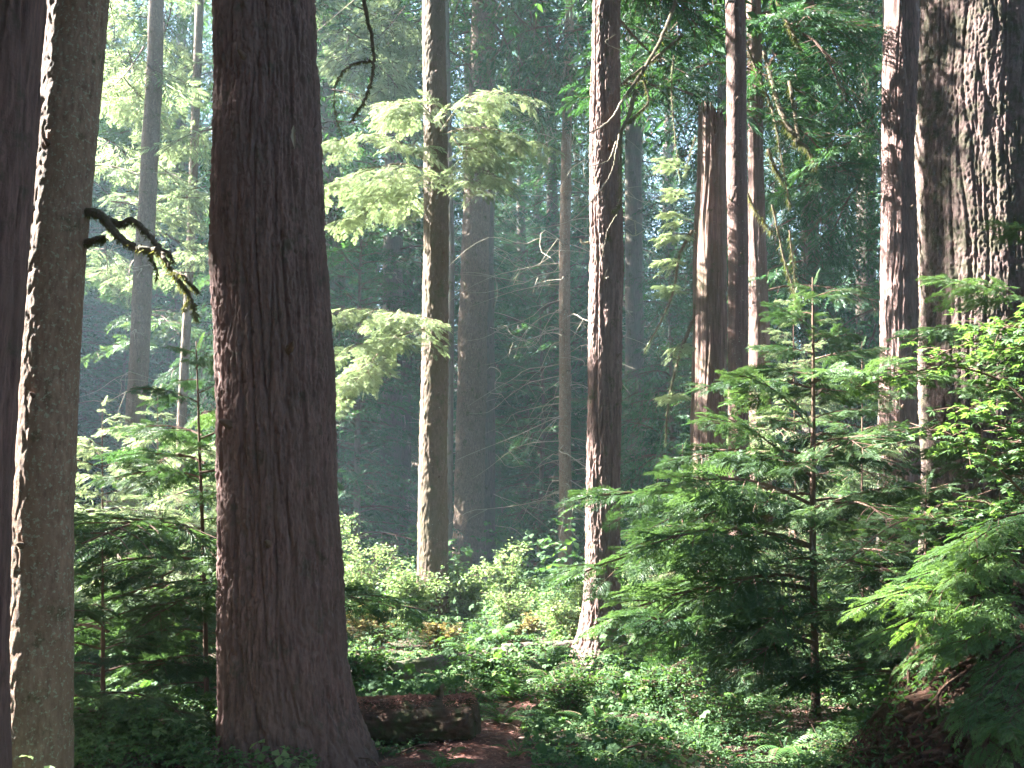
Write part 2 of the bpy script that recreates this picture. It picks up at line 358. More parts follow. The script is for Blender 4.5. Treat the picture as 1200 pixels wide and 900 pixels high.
# ------------------------------------------------------------------ spots to be sunlit; sun gaps are cut through the crowns for them
LIT = []
def lit(px, py, Y, r): LIT.append((W(px, py, Y), r))
for py in range(-60, 920, 50): lit(20+(900-py)*.045, py, 6.0, .45)
for py in range(330, 900, 45): lit(249, py, 7.1, .07)
for py in range(-60, 760, 40): lit(494, py, 15, .38)
for px in range(390, 620, 40):
    for py in range(90, 270, 40): lit(px, py, 14.5, .75)
for px in range(385, 500, 35):
    for py in range(350, 480, 40): lit(px, py, 14.8, .6)
for py in list(range(-60, 400, 40))+list(range(560, 800, 35)): lit(689, py, 12.2, .23)
for px, py in ((640, 745), (670, 735), (700, 745), (660, 700), (690, 770), (730, 790)): lit(px, py, 12.4, .7)
for px in range(405, 640, 35):
    for py in (640, 690, 745): lit(px, py, 15.3, .85)
for px in (560, 600, 640): lit(px, 780, 10.5, .25)
for py in (180, 230, 330, 420): lit(818, py, 14, .25)
for py in range(-60, 480, 45): lit(853, py, 13, .15)
for py in (330, 370, 400): lit(880, py, 17, .2)
for py in (10, 95, 170, 230, 330, 380, 440, 560, 590, 620): lit(1036, py, 16, .32)
for py in range(-60, 420, 45): lit(1083, py, 10.4, .16)
for px, py in ((1125, 55), (1135, 85), (1100, 110), (1110, 330)): lit(px, py, 9.9, .22)
for px in range(100, 250, 40):
    for py in range(-40, 560, 60): lit(px, py, 24, 1.2)
for px in (100, 140, 180, 220):
    for py in (500, 560, 620, 660): lit(px, py, 13, .55)
for px, py in ((1030, 440), (1070, 430), (1110, 415), (1150, 400), (1190, 395), (1130, 470), (1180, 450), (1090, 460)): lit(px, py, 8.0, .33)
for px, py in ((1120, 712), (1150, 705), (1100, 740), (1040, 700), (1080, 700)): lit(px, py, 6.8, .24)
for px, py in ((940, 350), (960, 400), (900, 420), (830, 460), (740, 570), (900, 330), (870, 480), (820, 540)): lit(px, py, 9, .22)
for px, py in ((470, 815), (490, 880), (560, 870), (840, 800), (870, 830), (760, 830), (650, 850), (920, 810), (700, 870)): lit(px, py, 1600*1.3/(py-600)*.985, .14)
for px in (760, 790, 810):
    for py in (240, 330, 390, 460): lit(px, py, 13, .35)
for px, py in ((750, 60), (790, 130), (760, 180), (920, 120), (950, 200), (900, 260), (930, 60), (620, 60), (650, 130), (590, 30)): lit(px, py, 16, .5)
for px, py in ((700, 600), (760, 520), (800, 620), (720, 660), (860, 560), (900, 500), (980, 430), (1020, 520), (840, 690), (900, 640), (780, 700), (940, 700), (1040, 620), (870, 380), (990, 370)): lit(px, py, 8.8, .26)
for px, py in ((620, 800), (680, 820), (740, 800), (720, 850), (800, 860), (880, 870), (600, 860), (960, 850), (640, 780), (1000, 820), (660, 860), (820, 830), (920, 780), (440, 780), (500, 790), (140, 860), (200, 830)): lit(px, py, 1600*1.3/(py-600)*.985, .30)
for px, py in ((110, 560), (150, 600), (200, 560), (130, 660), (210, 640), (170, 520), (120, 720), (190, 710)): lit(px, py, 8.6, .28)
for px, py in ((110, 330), (140, 420), (190, 360), (210, 450), (120, 500), (190, 520)): lit(px, py, 30, 1.6)
for px in (430, 480, 530, 580, 630): lit(px, 715, 17, .9)
LP = np.array([a for a, _ in LIT]); LR = np.array([b for _, b in LIT])
def keep(c):
    k = np.ones(len(c), bool)
    for i in range(0, len(c), 20000):
        v = c[i:i+20000, None]-LP[None]; t = v@S
        d = np.linalg.norm(v-t[..., None]*S, axis=2)
        e = .85+.5*rng.random(d.shape[0])[:, None]
        k[i:i+20000] = ~((t > 1.5) & (d < LR[None]*e+np.minimum(.22, LR*.55)[None])).any(axis=1)
    return k
def keep_right(c, m=None):
    k = np.ones(len(c), bool); m = (LP[:, 0] > 1.2) & (LP[:, 1] > 12.5) & (LP[:, 1] < 14.1) if m is None else m
    v = c[:, None]-LP[None, m]; t = v@S; d = np.linalg.norm(v-t[..., None]*S, axis=2)
    return ~((t > 1.5) & (d < LR[None, m]*.8)).any(axis=1)
def rays_clear(x, y, z0, z1, rad):
    """True if a tree at x,y does not stand in a sun gap"""
    v = np.array([x, y, 0.])-LP
    t = (v[:, 0]*S[0]+v[:, 1]*S[1])/(S[0]**2+S[1]**2); t = np.maximum(t, 0)
    q = LP+t[:, None]*S
    d = np.hypot(q[:, 0]-x, q[:, 1]-y)
    return not ((t > 1.5) & (d < rad) & (q[:, 2] > z0) & (q[:, 2] < z1)).any()
# ------------------------------------------------------------------ named trees
TREES = []
def big_tree(name, label, Y, pts, mat, na, nl, group='tall conifers among the undergrowth', top=28., crown_z=15., lib=BC, nb=110, lmax=3.6, cat='tree', **kw):
    P, r, base = line_from_px(Y, pts, top)
    e = empty(name, base, label, cat, group)
    trunk('trunk', P, r, base, M[mat], e, na, nl, seed=len(TREES)*1.37+.5, **kw)
    ax = lambda z: (float(np.interp(z, P[:, 2], P[:, 0])), float(np.interp(z, P[:, 2], P[:, 1])))
    if nb:
        f = Fol(); crown(f, ax, crown_z, top, nb, lmax, lib); f.cull(keep)
        f.build('crown', M['farl'], M['twig'], e, base)
    TREES.append((e, ax, P, r)); return e, ax, base
GT = 'tall tree trunks in the clearing'
t1 = big_tree('conifer_tree', 'dark shaded trunk cut off by the left edge of the photo', 4.6, [(900, -120, 2), (600, -110, 11), (300, -90, 29), (0, -68, 52)], 'fir', 220, 520, GT, crown_z=9, depth=.010, freq=10)
t2 = big_tree('conifer_tree', 'leaning lichen-flecked trunk with blown-out sunlit left edge, beside the dark trunk at far left', 6.0, [(900, 3, 77), (600, 12, 83), (300, 30, 101), (0, 50, 126)], 'hem', 260, 900, GT, crown_z=8, kind='plate', depth=.0038, freq=9, flare=.2)
t3 = big_tree('conifer_tree', 'massive dark red-brown furrowed trunk left of centre, flaring at its base', 7.2, [(880, 258, 436), (830, 262, 420), (750, 261, 408), (600, 256, 395), (300, 245, 381), (0, 247, 370)], 'fir', 420, 1000, GT, crown_z=12, depth=.020, freq=11, flare=.10, fl_h=.16, lmax=4)
t4 = big_tree('conifer_tree', 'slender mossy trunk with white sunlit left side, holding out bright boughs', 15., [(735, 489, 524), (600, 490, 524), (300, 496, 526), (0, 495, 523)], 'slim', 140, 620, GT, kind='plate', depth=.007, freq=7, crown_z=10)
t5 = big_tree('conifer_tree', 'grey-brown trunk in shade just right of the slender sunlit trunk', 27., [(675, 529, 568), (600, 532, 567), (300, 540, 573), (0, 553, 582)], 'alder', 110, 420, GT, kind='plate', depth=.012, freq=5, top=30)
t5b = big_tree('conifer_tree', 'dark narrow trunk half hidden right behind the grey-brown shaded trunk', 31., [(660, 558, 581), (300, 562, 579), (0, 565, 581)], 'far', 60, 160, GT, kind='plate', depth=.012, freq=4, top=30)
t6 = big_tree('conifer_tree', 'red-barked trunk in the centre, sunlit on its left, with flared root toes', 12.3, [(765, 681, 728), (700, 684, 725), (600, 686, 726), (300, 690, 731), (0, 693, 727)], 'redbark', 200, 800, GT, depth=.018, freq=10, flare=1.0, fl_h=.28, crown_z=8.5, lobes=4)
t8 = big_tree('conifer_tree', 'thin smooth dark trunk rising directly against the broken snag', 13.2, [(640, 855, 880), (450, 853, 876), (300, 853, 877), (0, 850, 874)], 'ced', 90, 500, GT, depth=.004, freq=10, crown_z=11, kind='plate')
t9 = big_tree('conifer_tree', 'reddish trunk behind the thin dark trunk right of the snag', 17., [(640, 878, 906), (420, 877, 902), (200, 877, 896), (0, 874, 892)], 'ced', 90, 400, GT, depth=.008, freq=8)
t10 = big_tree('conifer_tree', 'straight grooved trunk dappled with sun, left of the giant trunk at right', 16., [(650, 1032, 1080), (600, 1032, 1079), (300, 1032, 1081), (0, 1036, 1077)], 'fir', 200, 640, GT, depth=.014, freq=9)
t10b = big_tree('conifer_tree', 'dark sliver of trunk peeping out left of the sun-dappled grooved trunk', 21., [(600, 1028, 1048), (0, 1034, 1052)], 'far', 50, 120, GT, depth=.01, freq=6)
t11 = big_tree('conifer_tree', 'giant deeply furrowed mossy trunk filling the right edge', 11., [(760, 1080, 1275), (600, 1087, 1266), (500, 1085, 1262), (300, 1079, 1256), (0, 1077, 1240)], 'oldfir', 520, 900, GT, depth=.020, freq=9.5, crown_z=13, lmax=4.5)
t12 = big_tree('conifer_tree', 'far dark trunk against blue haze, left of the sun-dappled grooved trunk', 38., [(600, 1000, 1028), (430, 1002, 1026), (0, 1006, 1028)], 'far', 60, 200, GT, depth=.02, freq=4)
t13 = big_tree('conifer_tree', 'dim reddish trunk deep in the boughs between snag and far dark trunk', 28., [(600, 940, 962), (320, 938, 960), (0, 936, 956)], 'far', 60, 200, GT, depth=.015, freq=5)
t14 = big_tree('conifer_tree', 'hazy trunk with a thin sunlit left edge, between the two left foreground trunks', 22.5, [(545, 145, 168), (300, 158, 180), (100, 171, 190), (0, 175, 192)], 'alder', 80, 300, GT, kind='plate', depth=.01, freq=5)
t15 = big_tree('conifer_tree', 'very slim pale sunlit trunk close to the massive trunk on its left side', 25., [(560, 206, 218), (480, 208, 219), (300, 218, 228), (0, 229, 239)], 'alder', 50, 260, GT, kind='plate', depth=.006, freq=6)
t16 = big_tree('conifer_tree', 'blue-hazed trunk showing at the upper right side of the massive trunk', 33., [(600, 384, 410), (300, 380, 404), (0, 366, 389)], 'far', 60, 200, GT, depth=.012, freq=4)
t17 = big_tree('conifer_tree', 'thin mossy trunk in deep shade left of the central red trunk', 23., [(650, 655, 670), (300, 655, 668), (0, 662, 673)], 'hem', 60, 300, GT, kind='plate', depth=.008, freq=6, nb=0)
t18 = big_tree('conifer_tree', 'dark hazy trunk just right of the central red trunk', 34., [(620, 733, 757), (300, 732, 753), (0, 733, 752)], 'far', 60, 200, GT, depth=.012, freq=4)
t19 = big_tree('conifer_tree', 'pencil-thin black trunk in the slot between the sunlit and grey-brown trunks', 24., [(640, 523, 530), (300, 526, 533), (0, 520, 526)], 'far', 30, 120, GT, depth=.004, freq=6, nb=0)

# snag
def snag():
    P, r, base = line_from_px(14., [(700, 808, 854), (600, 811, 852), (500, 810, 851), (300, 813, 852), (135, 818, 852)], top=0)
    e = empty('broken_snag', base, 'broken dead tree stub with a jagged rotten top, left of the thin dark trunk', 'dead tree')
    o = trunk('trunk', P, r, base, M['snag'], e, 150, 420, kind='strip', depth=.014, freq=7, seed=4.4, flare=.04)
    me = o.data; co = np.empty(len(me.vertices)*3, np.float32); me.vertices.foreach_get('co', co); co = co.reshape(-1, 3)
    zt = co[:, 2].max(); a = np.arctan2(co[:, 1]-co[-75:, 1].mean(), co[:, 0]-co[-75:, 0].mean())
    k = np.clip((co[:, 2]-(zt-.5))/.5, 0, 1)
    co[:, 2] += k*(.13*np.cos(a+2.9)+.28*pn(np.cos(a)*3, np.sin(a)*3, 2.)+.16*pn(np.cos(a)*9, np.sin(a)*9, 2.)-.05)
    me.vertices.foreach_set('co', co.ravel()); me.update()
    # splinters, inner rot and moss cap
    tp = W(835, 140, 14.)-base; f = Fol()
    for i in range(26):
        a = rng.random()*6.28; rr = .16*math.sqrt(rng.random()); h = .05+.24*rng.random()*(1.5 if math.cos(a) < -.2 else .5)
        b = tp+base+np.array([math.cos(a)*rr, math.sin(a)*rr, -.25]); f.wood(tube_quads([b, b+[0, 0, .25], b+[.01*rng.normal(), .01, .25+h]], np.array([.035, .028, .002]), 5))
    f.build('splinters', M['rot'], M['rot'], e, base)
    f = Fol()
    for i in range(500):
        a = rng.random()*6.28; rr = .17*math.sqrt(rng.random()); p = tp+base+np.array([.03+math.cos(a)*rr*.8, math.sin(a)*rr, .0-.10*rng.random()])
        f.leaf(kites(p[None], rng.normal(size=(1, 3))+[0, 0, .3], rng.normal(size=(1, 3)), [.045], [.02]))
    f.build('moss', M['moss'], M['moss'], e, base)
snag()
# ------------------------------------------------------------------ mossy / dead branches
def fringe(fol, pts, L=.08, n=200, w=.012, spread=.4):
    pts = np.asarray(pts); i = rng.integers(0, len(pts)-1, n); p = pts[i]+(pts[i+1]-pts[i])*rng.random((n, 1))
    D = rng.normal(0, spread, (n, 3))+[0, 0, -1.]; fol.leaf(kites(p, D, rng.normal(size=(n, 3)), L*(.4+rng.random(n)), np.full(n, w)))
def branch_thing(name, label, cat, polys, Y, base=None, mat='mossw', moss=True, group=None, parent=None, pbase=None, mossL=.05):
    """polys: list of (list of (px,py[,dY]), r0, r1)"""
    f = Fol()
    for pl, r0, r1 in polys:
        p = spline([W(q[0], q[1], Y+(q[2] if len(q) > 2 else 0)) for q in pl], 10*len(pl))
        p = p+.003*rng.normal(size=p.shape)
        rad = np.linspace(r0, r1, len(p))*(1+.14*pn(np.arange(len(p))*.9, r0*99, pl[0][0]*.13))
        f.wood(tube_quads(p, rad, 8))
        if moss: fringe(f, p, mossL+r0*.6, int(40+len(p)*9*(r0/.02)), .007)
    return f
# left trunk's dead mossy limb (part of its tree)
f = branch_thing('', '', '', [([(96, 248), (118, 252, -.1), (138, 275, -.2), (160, 290, -.3), (185, 294, -.35), (203, 318, -.4), (222, 345, -.4), (231, 372, -.4)], .026, .003),
    ([(118, 252, -.1), (140, 262, -.1), (155, 258, -.15), (172, 272, -.2), (188, 292, -.3)], .018, .012), ([(203, 318, -.4), (214, 322, -.5), (226, 335, -.5), (232, 340, -.5)], .007, .002), ([(170, 292, -.3), (182, 310, -.2), (184, 326, -.1)], .006, .002), ([(222, 345, -.4), (215, 362, -.4)], .004, .002), ([(188, 292, -.3), (198, 296, -.3), (204, 306, -.35)], .008, .003), ([(98, 285), (114, 280, -.1), (122, 278, -.2)], .02, .01)], 6.0, mossL=.025)
f.build('dead_limb', M['moss'], M['mossw'], t2[0], t2[2])
f = Fol()
fl = W(343, 150, 6.83); f.wood(kites(np.array([fl, fl+[.004, 0, .02]]), np.array([[.1, 0, -1.], [.05, 0, -1]]), np.array([[0, -1., .1]]*2), [.14, .1], [.035, .03]))
f.build('bark_flake', M['dead'], M['dead'], t3[0], t3[2])
for tt, spec in ((t3, [(300, 95), (352, 420), (280, 505), (330, 640)]), (t6, [(712, 180), (722, 420)]), (t4, [(520, 300), (516, 560), (512, 90)]), (t2, [(70, 180), (55, 470), (40, 640)]), (t10, [(1060, 250), (1050, 480)]), (t8, [(862, 120), (866, 300)])):
    for px, py in spec:
        f = Fol()
        z = W(px, py, tt[2][1])[2]; P, rr = None, None
        x0, y0 = tt[1](z); i_ = [q for q in TREES if q[0] is tt[0]][0]; rad = float(np.interp(z, i_[2][:, 2], i_[3])); xx = W(px, py, y0)[0]-x0; xx = max(-.8*rad, min(.8*rad, xx)); yy = -math.sqrt(rad*rad-xx*xx)
        d = norm(np.array([xx, yy, rad*.3])); p = np.array([x0+xx*.8, y0+yy*.8, z]); L = rad*.35+.03; q = spline([p, p+d*L*.6, p+d*L+rng.normal(0, .008, 3)], 8)
        f.wood(tube_quads(q, np.array([.055, .045, .034, .026, .02, .016, .012, .004])*min(1.3, rad/.22)*.7, 9))
        f.build('limb_stub', M['twig'], M['twig'], tt[0], tt[2])
# branches beside the central trunk
f = branch_thing('', '', '', [
    ([(792, 0), (775, 45, -.1), (752, 85, -.2), (735, 110, -.3), (742, 100, -.3)], .020, .014),
    ([(800, 40), (775, 62), (752, 80, -.2), (728, 98, -.3)], .016, .012),
    ([(745, 105, -.3), (737, 135, -.35), (728, 155, -.4), (727, 200, -.4), (727, 235, -.4), (718, 246, -.4)], .022, .012),
    ([(754, 92, -.2), (760, 118, -.2), (748, 132, -.3), (738, 142, -.35)], .012, .008)], 12.0)
f.build('mossy_limb', M['moss'], M['mossw'], t8[0], t8[2])
f = branch_thing('', '', '', [([(735, 108), (715, 140, -.1), (692, 155, -.3), (675, 158, -.4), (670, 170, -.4)], .012, .004),
    ([(726, 155), (722, 175, -.2), (715, 205, -.3), (690, 240, -.4), (660, 262, -.4), (615, 268, -.3)], .008, .002),
    ([(722, 165), (712, 188, -.3), (690, 195, -.4)], .007, .003), ([(732, 60), (710, 50, -.2), (722, 40, -.3)], .006, .003),
    ([(724, 250), (712, 270, -.2), (706, 300, -.2)], .005, .002), ([(694, 112), (680, 115, -.2), (672, 105, -.2)], .006, .002),
    ([(690, 284), (683, 285, -.1), (680, 280, -.1)], .014, .008), ([(734, 272), (745, 276), (762, 265)], .009, .003), ([(745, 275), (744, 258)], .007, .003),
    ([(713, 325), (708, 326, -.3), (712, 315, -.3)], .006, .002)], 12.1, moss=False)
f.build('dead_twigs', M['moss'], M['dead'], t6[0], t6[2])
# hanging bough tip from above (belongs to the massive tree)
f = branch_thing('', '', '', [([(405, -160, .3), (418, -60, .1), (428, 10), (437, 50), (437, 85), (428, 115), (412, 140)], .019, .005), ([(437, 72), (420, 73), (403, 82), (393, 98)], .009, .004), ([(396, 90), (391, 115), (396, 145), (406, 168)], .004, .002)], 7.4, mossL=.02)
f.build('hanging_branch', M['moss'], M['mossw'], t3[0], t3[2])
# sunlit boughs of the slender tree
LMB = [[(505, 385, 0), (485, 388, -.3), (455, 398, -.8), (420, 405, -1.1), (385, 420, -1.3)], [(485, 388, -.3), (478, 372, -.5), (462, 366, -.7), (430, 362, -.9), (400, 366, -1.)],
       [(460, 396, -.7), (440, 418, -.8), (425, 445, -.9), (412, 468, -1.)], [(505, 200, 0), (470, 192, -.6), (430, 200, -1.), (385, 220, -1.3)], [(500, 190, -.1), (470, 168, -.7), (430, 158, -1.1), (395, 165, -1.3)],
       [(480, 195, -.5), (450, 225, -.9), (425, 255, -1.1)], [(510, 165, 0), (535, 128, -.6), (565, 108, -1.), (598, 112, -1.2)], [(512, 160, 0), (545, 150, -.6), (580, 152, -1.), (612, 165, -1.1)], [(530, 160, -.4), (548, 190, -.8), (556, 225, -1.)],
       [(510, 140, 0), (490, 120, -.5), (470, 125, -.8)], [(505, 200, 0), (480, 222, .5), (440, 240, .9)]]
f = branch_thing('', '', '', [(l, .017 if i in (0, 3, 6) else .010, .004) for i, l in enumerate(LMB)], 15., mossL=.02)
def spx(f, lib, a, b, Y, dy=0, wid=1., up=None, r=None): bough_to(f, lib, W(a[0], a[1], Y), W(b[0], b[1], Y+dy), wid, up, r)
def along(f, p, k0, n, L, lib, droop=-.35, side=1.1):
    for i in range(n):
        u = k0+(1-k0)*(i+rng.random())/n*.999; j = u*(len(p)-1); a = p[int(j)]; t = p[min(int(j)+1, len(p)-1)]-p[max(int(j)-1, 0)]
        az = math.atan2(t[1], t[0])+rng.choice([-1, 1])*rng.uniform(.3, side*1.25); l = L*(1.15-.6*u)*rng.uniform(.7, 1.25)
        f.add(lib[rng.integers(len(lib))], rot(az, droop*rng.uniform(0, 1.4)+.05, rng.normal(0, .3))*l, a)
    t = norm(p[-1]-p[-4]); f.add(lib[0], rot(math.atan2(t[1], t[0]), -.2)*L*.8, p[-2])
for l in LMB:
    along(f, spline([W(x, y, 15.+d) for x, y, d in l], 40), .15, 10, .72, BS)
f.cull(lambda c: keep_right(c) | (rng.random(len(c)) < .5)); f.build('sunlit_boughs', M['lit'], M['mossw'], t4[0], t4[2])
# foliage hanging in the upper parts of the frame, on the trees that carry it
def px_boughs(e, name, mat, lib, Y, region, n, L=(1.2, 2.2), direction=None, seed=0):
    f = Fol(); x0, y0, x1, y1 = region
    for i in range(n):
        a = W(rng.uniform(x0, x1), rng.uniform(y0, y1), Y+rng.uniform(-1.5, 1.5)); l = rng.uniform(*L)
        az = rng.uniform(0, 6.28) if direction is None else direction+rng.normal(0, .7)
        A = rot(az, rng.normal(-.25, .2), rng.normal(0, .2))*l
        f.add(lib[rng.integers(len(lib))], A, a-A@np.array([.5, 0, 0]))
    if e is t8 or e is t9: f.cull(lambda c: keep_right(c, (LP[:, 0] > 3.2) & (LP[:, 1] < 16.5)))
    f.build(name, M[mat], M['twig'], e[0], e[2])
px_boughs(t8, 'boughs', 'farl', BB, 15.5, (735, -60, 800, 95), 18)
px_boughs(t9, 'boughs', 'farl', BB, 17.5, (885, -30, 985, 330), 44)
px_boughs(t13, 'boughs', 'farl', BHC, 27, (890, -30, 1020, 420), 46, (1.8, 3.))
px_boughs(t12, 'boughs', 'farl', BHC, 37, (975, -20, 1040, 130), 12, (1.8, 3.2))
px_boughs(t17, 'boughs', 'near', BHC, 23, (590, -30, 690, 160), 34, (1.2, 2.4))
px_boughs(t5, 'boughs', 'near', BHC, 25, (520, -40, 640, 90), 14, (1.2, 2.4))
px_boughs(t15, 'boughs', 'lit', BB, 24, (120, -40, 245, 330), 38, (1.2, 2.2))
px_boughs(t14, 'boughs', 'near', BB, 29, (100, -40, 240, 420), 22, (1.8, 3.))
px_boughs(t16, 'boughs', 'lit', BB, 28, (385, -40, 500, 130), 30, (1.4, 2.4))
f = branch_thing('', '', '', [([(925, 95), (935, 160, -.2), (932, 165, -.3), (945, 172), (955, 195)], .03, .02), ([(870, 40), (885, 80), (905, 130), (915, 180), (925, 240)], .025, .008), ([(910, 0), (930, 40), (945, 70)], .03, .012),
     ([(895, 60), (915, 130, -.3), (932, 160, -.4)], .03, .04), ([(900, 175), (908, 195), (918, 210)], .03, .01), ([(875, 225), (888, 250), (905, 270)], .016, .006), ([(905, 240), (918, 300), (930, 340), (938, 370)], .02, .008), ([(925, 270), (932, 330)], .016, .008)], 16.2, mossL=.10)
f.build('drooping_mossy_limbs', M['moss'], M['mossw'], t9[0], t9[2])
# lit dead limb and foliage left of the snag
f = branch_thing('', '', '', [([(812, 270), (800, 290), (795, 305), (788, 345, -.2), (775, 375, -.3), (755, 412, -.3)], .026, .008), ([(812, 375), (798, 410, -.1), (790, 440, -.2), (783, 475, -.2), (780, 520, -.2)], .024, .010),
      ([(790, 65), (787, 100), (790, 150), (797, 210)], .012, .006), ([(815, 160), (806, 190), (802, 205)], .010, .004)], 13.4)
for a, b in [((812, 262), (775, 250)), ((812, 275), (770, 282)), ((806, 310), (768, 308)), ((806, 345), (770, 340)), ((806, 400), (780, 420)), ((806, 235), (780, 225)), ((806, 460), (775, 470)), ((806, 200), (770, 190))]:
    spx(f, BA, a, b, 13.4, -.4, .8)
f.build('mossy_limb', M['lit'], M['mossw'], t8[0], t8[2])
# root toe / fissured base bits for the central red trunk
def dead_limbs(e, ax, z0, z1, n, L, base, mat='dead', r=.012):
    f = Fol()
    for i in range(n):
        z = rng.uniform(z0, z1); a = rng.uniform(0, 6.28); l = L*(.5+rng.random()); x, y = ax(z)
        p = np.array([x, y, z]); q = [p]
        for k in range(5): 
            p = p+np.array([math.cos(a), math.sin(a), -.15-.12*k])*l/5+rng.normal(0, .05*l, 3); q.append(p)
        f.wood(tube_quads(spline(q, 12), np.linspace(r, r*.2, 12), 4))
        for k in range(3):
            j = 1+k; b = q[j]; d = rng.normal(size=3)*[1, 1, .5]+[0, 0, -.3]; f.wood(tube_quads([b, b+d*l*.12, b+d*l*.22+[0, 0, -.05]], np.array([r*.5, r*.35, r*.1]), 3))
    f.build('dead_limbs', M['moss'], M[mat], e, base)
dead_limbs(t17[0], t17[1], 1., 11., 70, 1.8, t17[2])
dead_limbs(t18[0], t18[1], 1., 12., 40, 2., t18[2])
dead_limbs(t5b[0], t5b[1], 1., 12., 40, 2., t5b[2])
dead_limbs(t14[0], t14[1], 1., 9., 20, 1.6, t14[2])
# ------------------------------------------------------------------ young hemlocks
def sapling(name, label, px, pyb, pyt, Y, lmax, nb, mat='near', lib=BA, group='young hemlocks', lean=0., rbase=.03, zstart=.12, extra=(), barkm='twig', thick=None, prof=None):
    b = W(px, pyb, Y); b[2] = float(H(b[0], b[1])); t = W(px+lean, pyt, Y)
    e = empty(name, b, label, 'young tree', group)
    P = spline([b-[0, 0, .1], b+(t-b)*.4+rng.normal(0, .02, 3), b+(t-b)*.75, t], 20); r = np.linspace(rbase, .004, 20)
    trunk('trunk', P, r, b, M[barkm], e, 16, 60, kind='plate', depth=.002, freq=12, flare=.3, fl_h=.1, seed=px*.1)
    ax = lambda z: (float(np.interp(z, P[:, 2], P[:, 0])), float(np.interp(z, P[:, 2], P[:, 1])))
    f = Fol(); crown(f, ax, b[2]+(t[2]-b[2])*zstart, t[2]-.02, nb+4, lmax, lib, lmin=.12, pitch=.08, prof=prof, jit=.38, sparse=.12)
    f.leaf(FR['A'][0]*.16@rot(0, R(75)).T+t-[0, 0, .08])
    for q, dy, w in extra:
        x, y = ax(W(q[0], q[1], Y)[2]); z = W(q[0], q[1], Y)[2]
        bough_to(f, lib, (x, y, z), W(q[2], q[3], Y+dy), w)
    f.build('boughs', M[mat], M['twig'], e, b)
    return e
sapling('hemlock_sapling', 'large layered young hemlock with spreading dark green boughs, right foreground', 956, 832, 325, 9.0, 1.35, 28, lean=-4, rbase=.038, zstart=.42,
    extra=[((956, 640, 665, 655), -.4, .7), ((956, 600, 680, 600), .1, .6), ((956, 560, 830, 480), -.3, .8), ((956, 600, 1110, 560), -.8, .8), ((956, 690, 700, 720), -.7, .6), ((956, 720, 1130, 720), -.6, .6),
           ((956, 540, 1080, 490), -.6, .8), ((956, 640, 760, 640), -1.1, .7), ((956, 500, 860, 430), -.5, .8), ((956, 680, 800, 700), -.9, .8), ((956, 755, 740, 745), -.9, .5), ((956, 660, 1060, 640), -1., .8), ((956, 700, 880, 740), -1., .8), ((956, 590, 780, 560), -.8, .7), ((956, 745, 850, 790), -.9, .7)])
sapling('hemlock_sapling', 'young hemlock with a thin dark stem just left of the massive trunk', 244, 850, 400, 8.3, 1.25, 22, lean=-14, rbase=.022, zstart=.3,
    extra=[((240, 620, 100, 640), .3, .8), ((240, 680, 95, 720), .2, .7), ((240, 740, 110, 760), .1, .7), ((240, 640, 140, 610), -.3, .8), ((240, 800, 120, 830), -.2, .8), ((240, 700, 160, 730), -.9, .8), ((240, 560, 130, 560), .4, .8), ((240, 770, 150, 790), -.8, .8)])
for lab, px, pyb, pyt, Y, lm, n, mt in [
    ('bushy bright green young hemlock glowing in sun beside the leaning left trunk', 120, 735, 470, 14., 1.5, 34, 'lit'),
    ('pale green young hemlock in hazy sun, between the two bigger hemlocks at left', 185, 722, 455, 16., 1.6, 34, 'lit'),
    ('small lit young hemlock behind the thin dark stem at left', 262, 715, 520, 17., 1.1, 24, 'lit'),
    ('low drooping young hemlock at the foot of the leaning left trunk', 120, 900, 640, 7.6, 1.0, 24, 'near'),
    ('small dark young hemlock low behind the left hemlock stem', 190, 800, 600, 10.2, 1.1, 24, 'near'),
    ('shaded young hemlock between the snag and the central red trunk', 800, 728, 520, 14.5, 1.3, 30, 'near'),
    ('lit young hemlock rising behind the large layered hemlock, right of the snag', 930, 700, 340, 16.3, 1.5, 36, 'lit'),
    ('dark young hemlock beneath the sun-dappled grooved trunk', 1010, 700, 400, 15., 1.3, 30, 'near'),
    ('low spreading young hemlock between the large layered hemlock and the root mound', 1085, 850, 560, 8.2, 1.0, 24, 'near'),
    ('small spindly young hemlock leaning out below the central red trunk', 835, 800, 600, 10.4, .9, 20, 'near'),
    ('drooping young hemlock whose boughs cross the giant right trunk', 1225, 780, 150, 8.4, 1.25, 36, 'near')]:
    sapling('hemlock_sapling', lab, px, pyb, pyt, Y, lm, n, mt, BA if Y < 11 else BB, rbase=.02)
